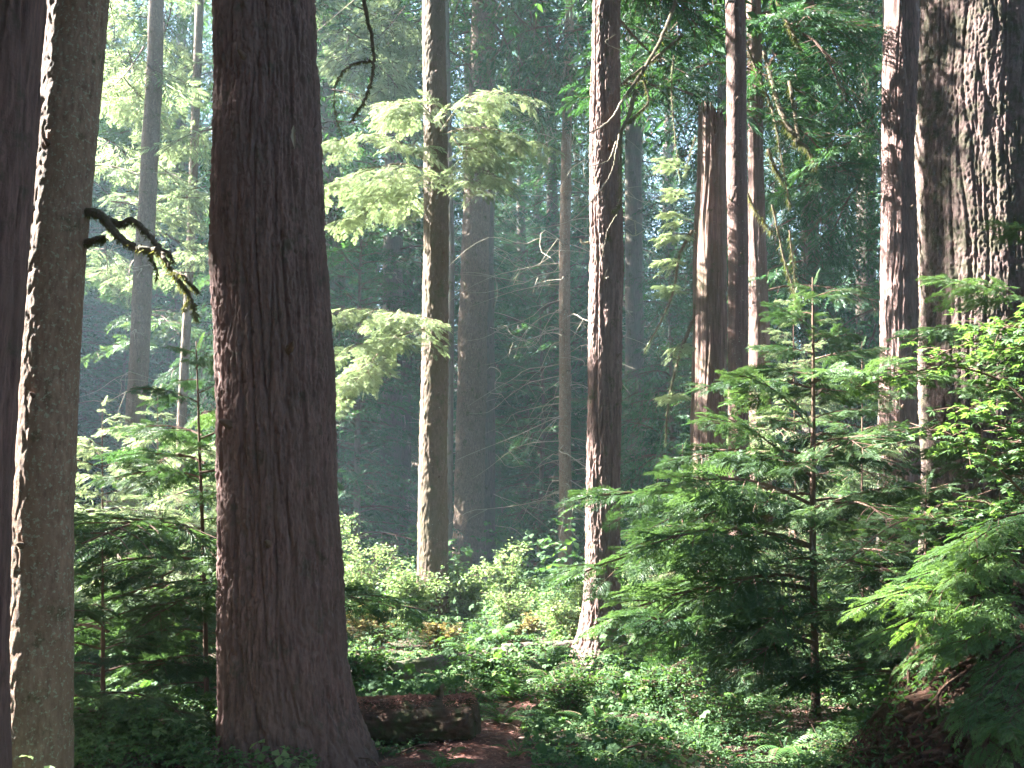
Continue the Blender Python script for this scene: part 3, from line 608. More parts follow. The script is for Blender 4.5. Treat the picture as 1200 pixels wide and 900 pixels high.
# ------------------------------------------------------------------ right side: rotten root mound, cedar, vine maple
def root_mound():
    b = W(1185, 860, 6.9); b[2] = float(H(b[0], b[1]))
    e = empty('root_mound', b, 'rotting dark red stump mound draped in roots and moss at the lower right', 'stump')
    na, nl = 420, 220; th = np.arange(na)*2*math.pi/na; u = np.linspace(0, 1, nl)
    T, U = np.meshgrid(th, u); rr = (.85*(1-U)**.55*(1-.35*U)+.10*(1-U)); 
    X, Y_ = np.cos(T)*rr, np.sin(T)*rr; Z = U*1.05-.05
    n = 1+.28*pn(X*3, Y_*3, Z*3)+.20*pn(X*8, Y_*8, Z*4)+.10*pn(X*22, Y_*22, Z*7)+.10*pn(X*38, Y_*38, Z*5)+.06*pn(X*80, Y_*80, Z*16)
    V = np.stack([X*n, Y_*n, Z*(1+.15*pn(X*3, Y_*3, 5.))], -1).reshape(-1, 3)
    i = (np.arange(na)[None, :]+na*np.arange(nl-1)[:, None]); j = ((np.arange(na)+1) % na)[None, :]+na*np.arange(nl-1)[:, None]
    mesh_np('mound', V, np.stack([i, j, j+na, i+na], -1).reshape(-1, 4), M['rot'], e, smooth=True)
    f = Fol()
    for k in range(18):
        a = rng.uniform(2.4, 6.4); r0 = rng.uniform(.0, .3); q = []
        for s_ in np.linspace(0, 1, 7):
            u_ = 1-s_*rng.uniform(.8, 1); rr = .85*(1-u_)**.55*(1-.35*u_)+.10*(1-u_)+.05
            q.append(b+np.array([math.cos(a)*rr, math.sin(a)*rr, u_*1.05])+rng.normal(0, .05, 3)); a += rng.normal(0, .12)
        f.wood(tube_quads(spline(q, 30), np.linspace(rng.uniform(.010, .024), .004, 30), 7))
    f.build('roots', M['rot'], M['rot'], e, b)
    f = Fol(); n_ = 9000; a = rng.uniform(0, 6.28, n_); u_ = rng.random(n_)**.8; rr = .85*(1-u_)**.55*(1-.35*u_)+.10*(1-u_)+.03
    P_ = b+np.stack([np.cos(a)*rr, np.sin(a)*rr, u_*1.05], 1); D_ = np.stack([np.cos(a)*.5, np.sin(a)*.5, -np.ones(n_)], 1)+rng.normal(0, .35, (n_, 3))
    f.wood(kites(P_, D_, rng.normal(size=(n_, 3)),   .03+.09*rng.random(n_), .004+.010*rng.random(n_)))
    f.build('rotten_splinters', M['rot'], M['rot'], e, b)
    f = Fol()
    for k in range(5000):
        a = rng.uniform(0, 6.28); u_ = rng.random()**.8; rr = .85*(1-u_)**.55*(1-.35*u_)+.10*(1-u_)+.04
        if pn(math.cos(a)*2, math.sin(a)*2, u_*3) < -.12: continue
        p = b+np.array([math.cos(a)*rr, math.sin(a)*rr, u_*1.05]); f.leaf(kites(p[None], rng.normal(size=(1, 3))+[math.cos(a), math.sin(a), -.2], rng.normal(size=(1, 3)), [.05], [.02]))
    f.build('moss', M['cover'], M['moss'], e, b)
root_mound()
def cedar():
    b = W(1240, 860, 6.2); b[2] = float(H(b[0], b[1]))
    e = empty('cedar_sapling', b, 'young cedar with feathery drooping sprays over the root mound, lower right', 'young tree')
    P = spline([b-[0, 0, .1], b+[0, 0, 1.], b+[.05, .1, 2.6]], 20); trunk('trunk', P, np.linspace(.035, .01, 20), b, M['twig'], e, 16, 60, kind='plate', depth=.002, freq=12, seed=3.)
    f = Fol()
    for (x, y, dY, x2, y2, w) in [(1215, 690, 0, 1000, 715, .6), (1200, 700, .2, 1060, 770, .6), (1215, 720, -.2, 1085, 760, .6), (1210, 750, -.6, 1110, 830, .7), (1215, 770, -.8, 1120, 860, .7), (1215, 660, .2, 1045, 690, .6),
                                  (1210, 800, -.9, 1140, 880, .8), (1215, 690, .3, 1130, 705, .7), (1200, 640, 0, 1080, 660, .7), (1215, 600, 0, 1100, 640, .7), (1215, 820, -1., 1150, 850, .8)]:
        bough_to(f, BA, W(x, y, 6.9+dY), W(x2, y2, 6.7+dY), w)
        bough_to(f, BA, W(x, y+6, 6.9+dY), W(x2+25, y2+18, 6.5+dY), w)
    f.build('sprays', M['cedl'], M['rot'], e, b)
cedar()
def palm_leaves(P, size, tilt=.35):
    n = len(P); out = []
    Nn = np.array([0, 0, 1.])+rng.normal(0, tilt, (n, 3)); Nn /= np.linalg.norm(Nn, axis=1)[:, None]
    az = rng.uniform(0, 6.28, n); D0 = np.stack([np.cos(az), np.sin(az), np.zeros(n)], 1); D0 -= Nn*(D0*Nn).sum(1)[:, None]; D0 /= np.linalg.norm(D0, axis=1)[:, None]
    B0 = np.cross(Nn, D0); sz = size*(.6+.7*rng.random(n))
    for ang, l in ((0, 1.), (.75, .9), (-.75, .9), (1.5, .62), (-1.5, .62)):
        D = D0*math.cos(ang)+B0*math.sin(ang)-.12*Nn; out.append(kites(P, D, Nn, sz*l, sz*.42, .5, .1))
    return np.concatenate(out)
def vine_maple():
    b = W(1250, 820, 7.6); b[2] = float(H(b[0], b[1]))
    e = empty('vine_maple', b, 'vine maple arching in from the right edge, its upper leaves bright in the sun', 'shrub')
    f = Fol(); g_ = W
    arms = [[(1250, 820, 0), (1245, 600, 0), (1200, 470, .2), (1120, 430, .3), (1040, 445, .3), (995, 455, .3)], [(1250, 820, 0), (1260, 560, 0), (1210, 420, .1), (1150, 400, .2), (1090, 420, .2)],
            [(1250, 820, 0), (1235, 640, -.2), (1160, 540, 0), (1080, 500, 0)], [(1250, 820, 0), (1230, 700, -.3), (1150, 630, -.3), (1060, 610, -.3), (985, 665, -.3)], [(1250, 820, 0), (1240, 650, .1), (1190, 600, 0), (1110, 590, 0), (1030, 640, 0)],
            [(1250, 820, 0), (1230, 560, -.3), (1180, 500, -.2), (1130, 480, -.2)], [(1250, 820, 0), (1220, 690, -.5), (1150, 660, -.5), (1090, 690, -.5)], [(1250, 820, 0), (1240, 480, -.2), (1200, 390, -.1), (1170, 385, 0)], [(1250, 820, 0), (1230, 860, -.9), (1170, 850, -1.), (1120, 870, -1.)]]
    pts = []
    for a in arms:
        p = spline([W(x, y, 7.9+d) for x, y, d in a], 40); f.wood(tube_quads(p, np.linspace(.016, .003, 40), 6))
        for k in range(14, 40):
            for s_ in range(2):
                d = rng.normal(size=3)*[1, 1, .25]; d /= np.linalg.norm(d); l = rng.uniform(.1, .38)
                q = p[k]+d*l; f.wood(tube_quads([p[k], p[k]+d*l*.5+[0, 0, .02], q], np.array([.003, .002, .001]), 3))
                for t in (.55, .8, 1.): pts.append(p[k]+d*l*t+rng.normal(0, .02, 3))
    f.leaf(palm_leaves(np.array(pts), .060), .5); f.R[-1] = rng.random(len(f.L[-1]))
    f.build('leafy_branches', M['maple'], M['twig'], e, b)
vine_maple()
# ------------------------------------------------------------------ logs
def log(name, label, a, b, r0, r1, mat, na=80, nl=140, extra=None, sag=0.):
    a = np.asarray(a, float); b = np.asarray(b, float); base = (a+b)/2; base[2] -= r0
    e = empty(name, base, label, 'log', 'fallen logs')
    s = np.linspace(0, 1, nl)[:, None]; c = a+(b-a)*s; ax = norm(b-a); u = norm(np.cross(ax, [0, 0, 1.])); v = np.cross(u, ax)
    th = np.arange(na)*2*math.pi/na; T, Sg = np.meshgrid(th, s[:, 0]); rr = (r0+(r1-r0)*Sg)
    L = np.linalg.norm(b-a); X, Y_, Z = np.cos(T)*rr, np.sin(T)*rr, Sg*L
    rr = rr*(1+.16*pn(X*3, Y_*3, Z*2+r0*50)+.10*pn(X*14, Y_*14, Z*5)+.05*pn(X*45, Y_*45, Z*20))-.012*np.exp(-(pn(X*16, Y_*16, Z*4)/.15)**2)*(r0/.15)
    V = c[:, None]+rr[..., None]*(np.cos(T)[..., None]*u+np.sin(T)[..., None]*v)
    ends = []
    for k, sg in ((0, -1), (-1, 1)):
        ring = V[k]; ct = ring.mean(0)
        for f_ in (.8, .45, .05): ends.append((k, ct+(ring-ct)*f_+ax*sg*(.004+.012*pn(ring[:, 0:1]*20, ring[:, 2:3]*20, f_*3.))*1.))
    rings = [ends[2][1], ends[1][1], ends[0][1]]+list(V)+[ends[3][1], ends[4][1], ends[5][1]]
    V = np.array(rings); n = len(V)
    i = (np.arange(na)[None, :]+na*np.arange(n-1)[:, None]); j = ((np.arange(na)+1) % na)[None, :]+na*np.arange(n-1)[:, None]
    mesh_np('bark', V.reshape(-1, 3)-base, np.stack([i, j, j+na, i+na], -1).reshape(-1, 4), M[mat], e, smooth=True)
    return e, base
A = W(300, 835, 8.1); B = W(556, 836, 7.75); 
A[2] = .12+H(A[0], A[1]); B[2] = .13+H(B[0], B[1])
e, base = log('fallen_log', 'thick dark cut log lying by the path, right of the massive trunk', A, B, .165, .172, 'log', 120, 260)
f = Fol(); top = W(518, 812, 7.8)
f.wood(tube_quads(spline([top-[0, 0, .05], top+[-.005, 0, .03], top+[.012, 0, .06]], 10), np.linspace(.022, .008, 10), 8)); fringe(f, spline([top-[.05, 0, 0], top+[.01, 0, .04]], 8), .03, 160, .01, 1.)
f.build('stub', M['moss'], M['mossw'], e, base)
f = Fol(); n = 5200; t = rng.random(n)**.8; an = rng.normal(0, .42, n); P = A+(B-A)*t[:, None]; P = P+np.stack([np.sin(an)*0, -np.sin(an)*.165, np.cos(an)*.172+.006], 1)
k = pn(P[:, 0]*3.5, P[:, 1]*3.5, 8.) > -.12; P = P[k]; D = rng.normal(size=P.shape)*[1, 1, .2]
f.leaf(kites(P, D, np.tile([0, 0, 1.], (len(P), 1))+rng.normal(0, .3, P.shape), np.full(len(P), .03), np.full(len(P), .007)), .5)
M['needles'] = leafmat('fallen_needles', (.22, .085, .06), (.32, .15, .11), .1, tcol=(1., .6, .4))
f.build('needle_litter', M['needles'], M['needles'], e, base)
def glog(px0, py0, px1, py1, r, lab, mat, Y0, Y1, lift=.75):
    a = W(px0, py0, Y0); b = W(px1, py1, Y1); a[2] = H(a[0], a[1])+r*lift; b[2] = H(b[0], b[1])+r*lift
    return log('fallen_log', lab, a, b, r, r*.85, mat, 48, 140)
glog(455, 792, 585, 768, .12, 'thin grey fallen log in the undergrowth behind the thick dark log', 'greylog', 10.7, 11.7)
glog(590, 768, 745, 760, .11, 'weathered fallen log running toward the foot of the central red trunk', 'greylog', 12.2, 12.8)
glog(590, 695, 680, 688, .16, 'far pale fallen log in shade left of the central red trunk', 'greylog', 22, 23)
glog(880, 745, 1010, 752, .13, 'dark fallen log behind the stem of the large layered hemlock', 'log', 13, 14)
glog(395, 745, 470, 738, .12, 'dark fallen log half buried under the reddish leaves', 'log', 14, 15)
# ------------------------------------------------------------------ shrubs and ferns
def shrub(label, px, pyb, Y, h, w, mat='shrub', leaf=.05, n=9, group='leafy shrubs', dens=1., palm=False):
    b = W(px, pyb, Y); b[2] = float(H(b[0], b[1]))
    e = empty('shrub', b, label, 'shrub', group); f = Fol(); pts = []
    for i in range(n):
        a = rng.uniform(0, 6.28); rr = w*.5*(.3+.8*rng.random()); hh = h*(.55+.5*rng.random())
        tip = b+np.array([math.cos(a)*rr, math.sin(a)*rr, hh]); mid = b+np.array([math.cos(a)*rr*.3, math.sin(a)*rr*.3, hh*.6]); p = spline([b+rng.normal(0, .04, 3)*[1, 1, 0], mid, tip], 20)
        f.wood(tube_quads(p, np.linspace(.008, .002, 20), 4))
        for k in range(5, 20):
            for s_ in range(int(3*dens+rng.random())):
                d = rng.normal(size=3)*[1, 1, .45]; d /= np.linalg.norm(d); l = rng.uniform(.08, .3)*min(1.4, w)
                f.wood(tube_quads([p[k], p[k]+d*l], np.array([.002, .001]), 3))
                for t in (.3, .5, .7, .85, 1.): pts.append(p[k]+d*l*t+rng.normal(0, .02, 3))
    pts = np.array(pts)
    if palm: q = palm_leaves(pts[::2], leaf)
    else:
        D = rng.normal(size=pts.shape)*[1, 1, .5]; Nn = np.array([0, 0, 1.])+rng.normal(0, .5, pts.shape); q = kites(pts, D, Nn, leaf*(.6+.8*rng.random(len(pts))), leaf*.62*(.7+.6*rng.random(len(pts))), .5, .12)
    f.leaf(q, .5); f.R[-1] = rng.random(len(q))
    f.build('leafy_stems', M[mat], M['twig'], e, b); return e
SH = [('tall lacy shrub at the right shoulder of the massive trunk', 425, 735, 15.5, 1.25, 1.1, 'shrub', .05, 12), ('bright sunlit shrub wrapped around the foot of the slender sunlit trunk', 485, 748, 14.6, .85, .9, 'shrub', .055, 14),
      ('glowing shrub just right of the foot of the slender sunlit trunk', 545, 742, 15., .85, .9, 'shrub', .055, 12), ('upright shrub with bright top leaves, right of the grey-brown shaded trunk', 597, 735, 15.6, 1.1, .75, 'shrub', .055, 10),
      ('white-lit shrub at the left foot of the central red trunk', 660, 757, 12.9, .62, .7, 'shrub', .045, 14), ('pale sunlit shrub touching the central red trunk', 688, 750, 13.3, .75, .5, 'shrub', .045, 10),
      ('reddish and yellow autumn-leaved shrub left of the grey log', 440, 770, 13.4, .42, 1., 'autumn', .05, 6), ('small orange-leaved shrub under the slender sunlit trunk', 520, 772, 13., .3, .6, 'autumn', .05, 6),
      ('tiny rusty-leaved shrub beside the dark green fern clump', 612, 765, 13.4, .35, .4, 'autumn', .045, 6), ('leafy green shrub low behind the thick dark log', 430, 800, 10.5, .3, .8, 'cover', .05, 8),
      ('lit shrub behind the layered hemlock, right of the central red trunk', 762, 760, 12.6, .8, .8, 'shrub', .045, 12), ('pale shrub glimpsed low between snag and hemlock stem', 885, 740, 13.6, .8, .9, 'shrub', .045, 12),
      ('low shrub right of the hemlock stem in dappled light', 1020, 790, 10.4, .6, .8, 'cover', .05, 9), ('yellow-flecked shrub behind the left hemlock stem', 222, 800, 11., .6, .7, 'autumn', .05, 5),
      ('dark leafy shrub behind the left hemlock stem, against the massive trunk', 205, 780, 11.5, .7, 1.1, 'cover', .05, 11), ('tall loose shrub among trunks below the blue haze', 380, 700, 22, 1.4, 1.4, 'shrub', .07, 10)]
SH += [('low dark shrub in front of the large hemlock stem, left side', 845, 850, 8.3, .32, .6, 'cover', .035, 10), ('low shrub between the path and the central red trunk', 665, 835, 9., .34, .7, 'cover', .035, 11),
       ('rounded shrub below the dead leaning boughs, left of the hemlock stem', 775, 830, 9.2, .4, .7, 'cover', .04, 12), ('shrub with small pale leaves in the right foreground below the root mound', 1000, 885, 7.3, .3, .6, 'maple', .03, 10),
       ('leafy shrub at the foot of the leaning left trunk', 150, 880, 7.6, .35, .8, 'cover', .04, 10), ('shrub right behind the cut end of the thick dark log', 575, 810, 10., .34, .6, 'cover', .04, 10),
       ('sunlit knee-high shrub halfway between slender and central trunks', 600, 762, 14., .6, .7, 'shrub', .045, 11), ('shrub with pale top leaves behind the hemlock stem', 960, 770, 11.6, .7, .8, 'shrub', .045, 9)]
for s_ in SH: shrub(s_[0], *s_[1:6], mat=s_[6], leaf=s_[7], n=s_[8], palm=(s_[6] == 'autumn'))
def fern(label, x, y, size, n, group='sword ferns', mat='fern', tilt=(.7, 1.3)):
    b = np.array([x, y, float(H(x, y))]); e = empty('sword_fern', b, label, 'fern', group); f = Fol()
    for i in range(n):
        a = i*2.4+rng.normal(0, .2); L = size*(.7+.5*rng.random()); el = rng.uniform(*tilt); m = 18
        t = np.linspace(0, 1, m); rad_ = L*(np.cos(el)*t+.25*t*t); z = L*(math.sin(el)*t*1.2-.75*t*t*math.sin(el)**.5)
        P = b+np.stack([np.cos(a)*rad_, np.sin(a)*rad_, z+.01], 1); f.wood(tube_quads(P, np.linspace(.003, .001, m), 3))
        T = np.gradient(P, axis=0); T /= np.linalg.norm(T, axis=1)[:, None]; side = np.cross(T, [0, 0, 1.]); side /= np.linalg.norm(side, axis=1)[:, None]+1e-9; up = np.cross(side, T)
        for sd in (-1, 1):
            for off in (0,):
                idx = np.arange(2, m-1); p = P[idx]+(P[idx+1]-P[idx])*off
                l = L*.17*np.sin(np.clip((idx+off)/m, 0, 1)*math.pi*.85+.35)**.8
                f.leaf(kites(p, side[idx]*sd+T[idx]*.3-up[idx]*.25, up[idx], l, np.full(len(idx), L*.042), .35), .5)
        
    for k in range(len(f.R)): f.R[k] = rng.random()*.6+.2+rng.normal(0, .1, len(f.R[k]))
    f.build('fronds', M[mat], M['twig'], e, b); return e
def gx(px, py, Y=None):
    Y = Y or EYE*F/(py-600); return W(px, py, Y)[0], Y
FN = [('upright dark green fern clump left of the central red trunk', 578, 760, 13.2, .62, 26), ('large arching fern behind the right end of the thick dark log', 600, 815, 9.6, .5, 22), ('fern with arching fronds above the grey log', 548, 768, 12.6, .4, 14),
      ('yellow-green fern at the foot of the slender sunlit trunk', 510, 752, 13.6, .42, 12), ('small fern sprouting on the path in front of the thick dark log', 520, 893, 7.0, .27, 9), ('little pale fern at the bottom edge, left of the path fern', 470, 897, 6.7, .16, 10),
      ('fern half hidden under the left hemlock at the bottom edge', 205, 880, 7.4, .42, 14), ('fern between the left hemlock stem and the massive trunk foot', 250, 895, 6.9, .3, 10), ('fern in shade below the central red trunk', 650, 800, 10.3, .38, 14),
      ('fern among ground leaves at right of the path', 640, 870, 7.9, .26, 10), ('broad fern left of the hemlock stem', 800, 815, 9.2, .42, 16), ('fern near the foot of the hemlock stem', 900, 850, 8.3, .36, 14), ('bright fern between hemlock stem and root mound', 1010, 850, 8.3, .38, 14),
      ('fern tucked at the left of the root mound', 1050, 880, 7.3, .36, 14), ('fern under the layered hemlock, left side', 740, 790, 10.9, .38, 14), ('fern on the far side of the autumn-leaved shrub', 415, 755, 14.6, .42, 12),
      ('small fern right of the path fern at the path edge', 605, 885, 7.3, .2, 8), ('fern at the bottom edge below the hemlock stem', 960, 895, 7.0, .3, 12),
      ('bushy fern in the middle of the glade right of the grey log', 640, 790, 10.9, .5, 20), ('fern leaning over the path edge beside the cut end of the thick log', 590, 850, 8.5, .36, 14), ('fern between central red trunk and the layered hemlock', 735, 815, 9.8, .45, 16),
      ('fern filling the gap right of the path fern', 700, 850, 8.4, .36, 14), ('fern in the shade between two low shrubs, left of the hemlock stem', 820, 870, 7.8, .34, 13), ('arching fern in the bottom right, left of the pale-leaved shrub', 920, 875, 7.7, .36, 14), ('fern by the leaning left trunk, behind the bottom left fern', 150, 840, 8.6, .4, 13), ('fern just behind the thick dark log stub', 520, 800, 10.2, .4, 14),
      ('tall fern right below the central red trunk', 690, 800, 10.4, .42, 16), ('fern close to the bottom edge, midway between path and hemlock stem', 760, 875, 7.7, .32, 13), ('fern just left of the hemlock stem base', 870, 825, 8.9, .4, 14),
      ('fern behind the thick dark log, near the massive trunk', 440, 790, 10.9, .42, 14), ('fern at the very bottom left beside the leaning left trunk', 110, 895, 7.0, .4, 14), ('fern under the shaded young hemlock between snag and red trunk', 790, 755, 12.8, .45, 14)]
for l, px, py, Y, s_, n in FN:
    x, _ = gx(px, py, Y); fern(l, x, Y, s_, n)
# ------------------------------------------------------------------ ground cover (stuff)
TX = [(t[2][0, 0], t[2][0, 1], t[3][0]) for t in TREES]
def scatter(n, ymin, ymax, p=1.4):
    y = ymin+(ymax-ymin)*rng.random(n)**p; x = (rng.random(n)*2-1)*(y*.5+.6)
    k = ~on_path(x, y)
    for tx, ty, tr in TX: k &= np.hypot(x-tx, y-ty) > tr*1.1
    return x[k], y[k]
def cover(name, n, ymin, ymax, size, hmax, mat, kind, thr=-.2, p=1.2, lobes=3, freq=.9):
    x, y = scatter(n, ymin, ymax, p); k = pn(x*freq, y*freq, size*40) > thr; x, y = x[k], y[k]; n = len(x)
    hh = hmax*(.18+2.2*np.clip(pn(x*1.1, y*1.1, 4.)+.12, 0, 1))*rng.random(n)**.6
    P = np.stack([x, y, H(x, y)+.01+hh], 1); Nn = np.array([0, 0, 1.])+rng.normal(0, .38, (n, 3))+[0, -.15, 0]; Nn /= np.linalg.norm(Nn, axis=1)[:, None]
    az = rng.uniform(0, 6.28, n); D0 = np.stack([np.cos(az), np.sin(az), np.zeros(n)], 1); D0 -= Nn*(D0*Nn).sum(1)[:, None]; B0 = np.cross(Nn, D0); sz = size*(.5+.9*rng.random(n)); out = []
    for k in range(lobes):
        a = 2*math.pi*k/lobes; D = D0*math.cos(a)+B0*math.sin(a)-.2*Nn; out.append(kites(P, D, Nn, sz, sz*.85, .55, .12))
    f = Fol(); q = np.concatenate(out); f.leaf(q, .5); f.R[-1] = np.tile(np.clip(.5+.35*rng.normal(size=n)+.4*pn(x*2, y*2, 1.), 0, 1), lobes)
    o = f.build(name, M[mat], M['twig'], None, (0, 0, 0)); return tag(o, kind='stuff')
tag(cover('ground_cover', 150000, 3.5, 18, .022, .22, 'cover', 0, -.75), 'low carpet of green trefoil leaves over the forest floor', 'ground cover')
tag(cover('tall_ground_cover', 13000, 7.4, 20, .045, .42, 'cover', 0, .05, lobes=5), 'taller broad green leaves rising from the leaf carpet', 'ground cover')
tag(cover('pale_ground_cover', 5200, 5., 18, .05, .30, 'shrub', 0, .05), 'scattered yellow-green leaves among the darker ground leaves', 'ground cover')
tag(cover('background_undergrowth', 36000, 16, 60, .12, .8, 'cover', 0, -.15, p=1.5), 'distant leafy undergrowth between the trunks', 'undergrowth')
x, y = scatter(16000, 3.5, 16, 1.2); n = len(x); P = np.stack([x, y, H(x, y)+.012], 1); f = Fol()
f.leaf(kites(P, rng.normal(size=(n, 3))*[1, 1, .15], np.tile([0, 0, 1.], (n, 1))+rng.normal(0, .3, (n, 3)), .03+.05*rng.random(n), .006+.02*rng.random(n)), .5)
xs = -.3+rng.normal(0, .45, 5000); ys = rng.uniform(4.5, 9, 5000); k = on_path(xs, ys); xs, ys = xs[k], ys[k]; n = len(xs)
f.leaf(kites(np.stack([xs, ys, H(xs, ys)+.035], 1), rng.normal(size=(n, 3))*[1, 1, .15], np.tile([0, 0, 1.], (n, 1))+rng.normal(0, .3, (n, 3)), .02+.04*rng.random(n), .004+.008*rng.random(n)), .5)
tag(f.build('leaf_litter', M['needles'], M['twig'], None, (0, 0, 0)), 'brown needles and dead leaves lying on path and floor', 'leaf litter', kind='stuff')
f = Fol()
for i in range(420):
    yy = rng.uniform(5, 16); xx = rng.uniform(-.5, .5)*yy; a = rng.uniform(0, 6.28); L = rng.uniform(.1, .5); z = float(H(xx, yy))
    p = np.array([xx, yy, z+.03]); f.wood(tube_quads(spline([p, p+[math.cos(a)*L*.5, math.sin(a)*L*.5, rng.uniform(0, .08)], p+[math.cos(a+.3)*L, math.sin(a+.3)*L, rng.uniform(-.02, .06)]], 7), np.linspace(rng.uniform(.003, .009), .002, 7), 4))
tag(f.build('fallen_twigs', M['twig'], M['twig'], None, (0, 0, 0)), 'thin dead twigs strewn through the undergrowth', 'twigs', kind='stuff')
# ------------------------------------------------------------------ background forest: copies of a few prototypes
def proto(hgt, r, z0, nb, lmax, lib, mat, dead=30, nm='background_conifer'):
    e = empty(nm, (0, 0, 0), 'x', 'tree')
    P = np.array([[0, 0, -.5], [rng.normal(0, .1), rng.normal(0, .1), hgt*.5], [rng.normal(0, .3), rng.normal(0, .3), hgt]]); rr = np.array([r, r*.75, r*.1])
    trunk('trunk', P, rr, (0, 0, 0), M['far'], e, 24, 80, depth=.015, freq=5, flare=.25, seed=hgt)
    ax = lambda z: (float(np.interp(z, P[:, 2], P[:, 0])), float(np.interp(z, P[:, 2], P[:, 1])))
    f = Fol(); crown(f, ax, z0, hgt, nb, lmax, lib, lmin=.4)
    f.build('crown', M[mat], M['twig'], e, (0, 0, 0))
    if dead: dead_limbs(e, ax, 1., max(z0, 5.)+3, dead, 1.5, (0, 0, 0), r=.02)
    return e
PR = [proto(32, .32, 6, 190, 3.4, BHC, 'farl'), proto(30, .26, 3, 210, 3., BC, 'farl'), proto(26, .2, 1.2, 190, 2.8, BHC, 'farl', 0), proto(34, .4, 10, 170, 3.8, BC, 'farl')]
UN = [proto(9, .09, .6, 110, 2., BC, 'farl', 0, 'understory_conifer'), proto(6, .06, .4, 80, 1.6, BHC, 'farl', 0, 'understory_conifer')]
def copy_tree(o, loc, rz, s, label, group):
    c = o.copy(); COL.objects.link(c); c.location = tuple(loc); c.rotation_euler = (0, 0, rz); c.scale = (s, s, s); c['label'] = label; c['group'] = group
    for ch in list(o.children):
        d = ch.copy(); COL.objects.link(d); d.parent = c
    return c
LM = sorted([(65, 'the leaning left trunk'), (318, 'the massive trunk'), (508, 'the slender sunlit trunk'), (708, 'the central red trunk'), (835, 'the broken snag'), (1056, 'the sun-dappled trunk')])
spots = []
def try_spot(x, y, u, s, mind):
    if any((x-a)**2+(y-b)**2 < mind**2 for a, b, *_ in spots): return False
    if any((x-a)**2+(y-b)**2 < (1.4 if u < 0 else 1.)**2 for a, b, _ in TX): return False
    return True
g = np.random.default_rng(21)
# visible wedge
for x, y in ((-6.1, 28.5), (-7.6, 33), (-9.2, 38)): spots.append((x, y, 2, 1.1, 'b'))  # dense crowns added behind the massive trunk to shade the background centre
cnt = 0
while cnt < 120:
    y = 24+76*g.random()**.9; x = (g.random()*2-1)*(y*.5+4)
    px = 600+F*x/y
    if y < 34 and not (575 < px < 690 or 740 < px < 810 or 900 < px < 1000): 
        if g.random() < .8: continue
    rad = 2.2
    if y < 60 and not rays_clear(x, y, 4, 32, 2.0): 
        if g.random() < .93: cnt += 0; continue
    if not try_spot(x, y, 1, 1, 2.6): continue
    k = int(g.integers(4)) if y > 32 else int(g.choice([1, 2])); spots.append((x, y, k, .85+.35*g.random(), 'b')); cnt += 1
cnt = 0
while cnt < 60:
    y = 19+45*g.random(); x = (g.random()*2-1)*(y*.48)
    px = 600+F*x/y
    if 480 < px < 575 and y < 30: continue
    if y < 24 and not (590 < px < 680 or 740 < px < 1030 or px < 240): continue
    if y < 35 and not rays_clear(x, y, .5, 9, 1.3): 
        if g.random() < .9: continue
    if not try_spot(x, y, -1, 1, 1.7): continue
    spots.append((x, y, int(g.integers(2)), .6+.7*g.random(), 'u')); cnt += 1
gaps = {}
for i, s_ in enumerate(spots):
    px, _ = proj(np.array([s_[0], s_[1], 3.])); gi = sum(px > a for a, _ in LM); gaps.setdefault((gi, s_[4]), []).append((px, i))
ORD = ['first', 'second', 'third', 'fourth', 'fifth', 'sixth', 'seventh', 'eighth', 'ninth', 'tenth', 'eleventh', 'twelfth', 'thirteenth', 'fourteenth', 'fifteenth', 'sixteenth', 'seventeenth', 'eighteenth', 'nineteenth', 'twentieth']+['twenty-%s' % w for w in ('first', 'second', 'third', 'fourth', 'fifth', 'sixth', 'seventh', 'eighth', 'ninth')]+['thirtieth']
labs = {}
for (gi, t), L in gaps.items():
    for k, (px, i) in enumerate(sorted(L)):
        kind = 'tall hazy conifer' if t == 'b' else 'shaded understory conifer'
        where = ('left of '+LM[0][1]) if gi == 0 else ('right of '+LM[-1][1]) if gi == len(LM) else 'between %s and %s' % (LM[gi-1][1], LM[gi][1])
        labs[i] = '%s, %s from left %s' % (kind, ORD[k], where)
used = set()
for i, (x, y, k, s_, t) in enumerate(spots):
    src = (PR if t == 'b' else UN)[k]; z = float(H(x, y))-.1; gr = 'tall conifers of the hazy background forest' if t == 'b' else 'understory conifers between the trunks'
    if id(src) not in used:
        used.add(id(src)); src.location = (x, y, z); src.rotation_euler = (0, 0, g.random()*6.28); src.scale = (s_,)*3; src['label'] = labs[i]; src['group'] = gr
    else: copy_tree(src, (x, y, z), g.random()*6.28, s_, labs[i], gr)
# ------------------------------------------------------------------ unseen conifers added sunward of the frame; their canopy shades the glade
offs = [(-10.5, 13.7), (-14.2, 14.6)]
g = np.random.default_rng(5)
tries = 0
while len(offs) < 60 and tries < 4000:
    tries += 1
    y = -2+58*g.random(); x = -(y*.5+2.2)-26*g.random()**1.1
    if x < -46 or not rays_clear(x, y, 0, 30, .45) or any((x-a)**2+(y-b)**2 < 2.8**2 for a, b in offs): continue
    offs.append((x, y))
for i, (x, y) in enumerate(offs):
    b = np.array([x, y, float(H(x, y))]); e = empty('conifer_tree', b, 'unseen tall conifer added outside the left edge to shade the glade', 'tree', 'unseen shade conifers added left of the view')
    h = 22+9*g.random(); P = np.array([b-[0, 0, .3], b+[0, 0, h]]); trunk('trunk', P, np.array([.28, .03]), b, M['far'], e, 20, 50, depth=.012, freq=5, seed=i*.7)
    f = Fol(); crown(f, lambda z: (x, y), 3.5+3*g.random(), h, 210, 3.6, BC if i % 2 else BHC, lmin=.5); f.cull(keep)
    f.build('crown', M['farl'], M['twig'], e, b)
back = []; tries = 0  # unseen conifers added around the camera to block skylight
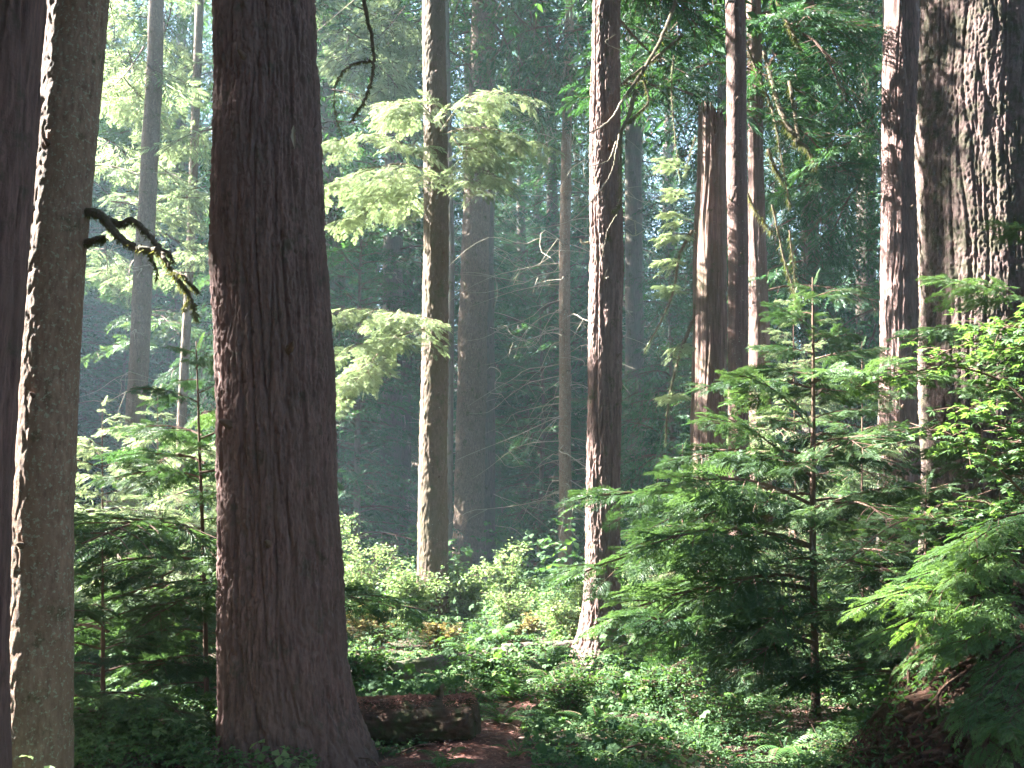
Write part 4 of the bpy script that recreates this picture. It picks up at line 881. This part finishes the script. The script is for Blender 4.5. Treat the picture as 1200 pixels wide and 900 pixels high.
while len(back) < 46 and tries < 5000:
    tries += 1
    x = -30+60*g.random(); y = -34+66*g.random()
    if y > -4 and x < y*.5+5.5: continue
    if x*x+y*y < 20 or any((x-a)**2+(y-b)**2 < 3.6**2 for a, b in back): continue
    back.append((x, y)); k = int(g.integers(3))
    copy_tree(PR[k], (x, y, float(H(x, y))-.1), g.random()*6.28, .8+.3*g.random(), 'unseen tall conifer added behind or right of the view to block skylight', 'unseen sky-blocking conifers added around the viewpoint')
# ------------------------------------------------------------------ air
def haze(density):
    x0, x1, y0, y1, z0, z1 = -175, 175, -65, 195, -3, 50
    v = np.array([(x, y, z) for z in (z0, z1) for y in (y0, y1) for x in (x0, x1)], float)
    q = [(0, 2, 3, 1), (4, 5, 7, 6), (0, 1, 5, 4), (2, 6, 7, 3), (0, 4, 6, 2), (1, 3, 7, 5)]
    m, nt = newmat('haze_air'); out = N(nt, 'ShaderNodeOutputMaterial'); pv = N(nt, 'ShaderNodeVolumePrincipled')
    pv.inputs['Color'].default_value = (.62, .84, 1., 1); pv.inputs['Density'].default_value = density; pv.inputs['Anisotropy'].default_value = .25
    nt.links.new(pv.outputs[0], out.inputs['Volume'])
    o = mesh_np('haze', v, np.array(q), m); tag(o, 'pale blue morning haze between the trees', 'haze', kind='stuff')
haze(.0011)
# ------------------------------------------------------------------ light
w = bpy.data.worlds.new('World'); sc.world = w; w.use_nodes = True; nt = w.node_tree; nt.nodes.clear()
sky = nt.nodes.new('ShaderNodeTexSky'); sky.sky_type = 'NISHITA'; sky.sun_disc = False; sky.sun_elevation = EL
sky.sun_rotation = math.atan2(S[0], S[1]) % (2*math.pi)
bg = nt.nodes.new('ShaderNodeBackground'); bg.inputs['Strength'].default_value = .05; wo = nt.nodes.new('ShaderNodeOutputWorld')
nt.links.new(sky.outputs[0], bg.inputs['Color']); nt.links.new(bg.outputs[0], wo.inputs['Surface'])
sl = bpy.data.lights.new('sun', 'SUN'); sl.energy = 5.; sl.angle = R(.5); sl.color = (1., .97, .93); so = bpy.data.objects.new('sun', sl); COL.objects.link(so)
so.rotation_euler = Vector(S).to_track_quat('Z', 'Y').to_euler(); so.location = (-20, 10, 40)
sc.view_settings.view_transform = 'Standard'; sc.view_settings.look = 'None'; sc.view_settings.gamma = 1; sc.view_settings.use_curve_mapping = False
sc.view_settings.exposure = 4.4
cy = sc.cycles
cy.max_bounces = 5; cy.diffuse_bounces = 2; cy.glossy_bounces = 1; cy.transmission_bounces = 3; cy.transparent_max_bounces = 4; cy.volume_bounces = 1
cy.use_denoising = True; cy.denoising_prefilter = 'ACCURATE'; cy.sample_clamp_indirect = 4
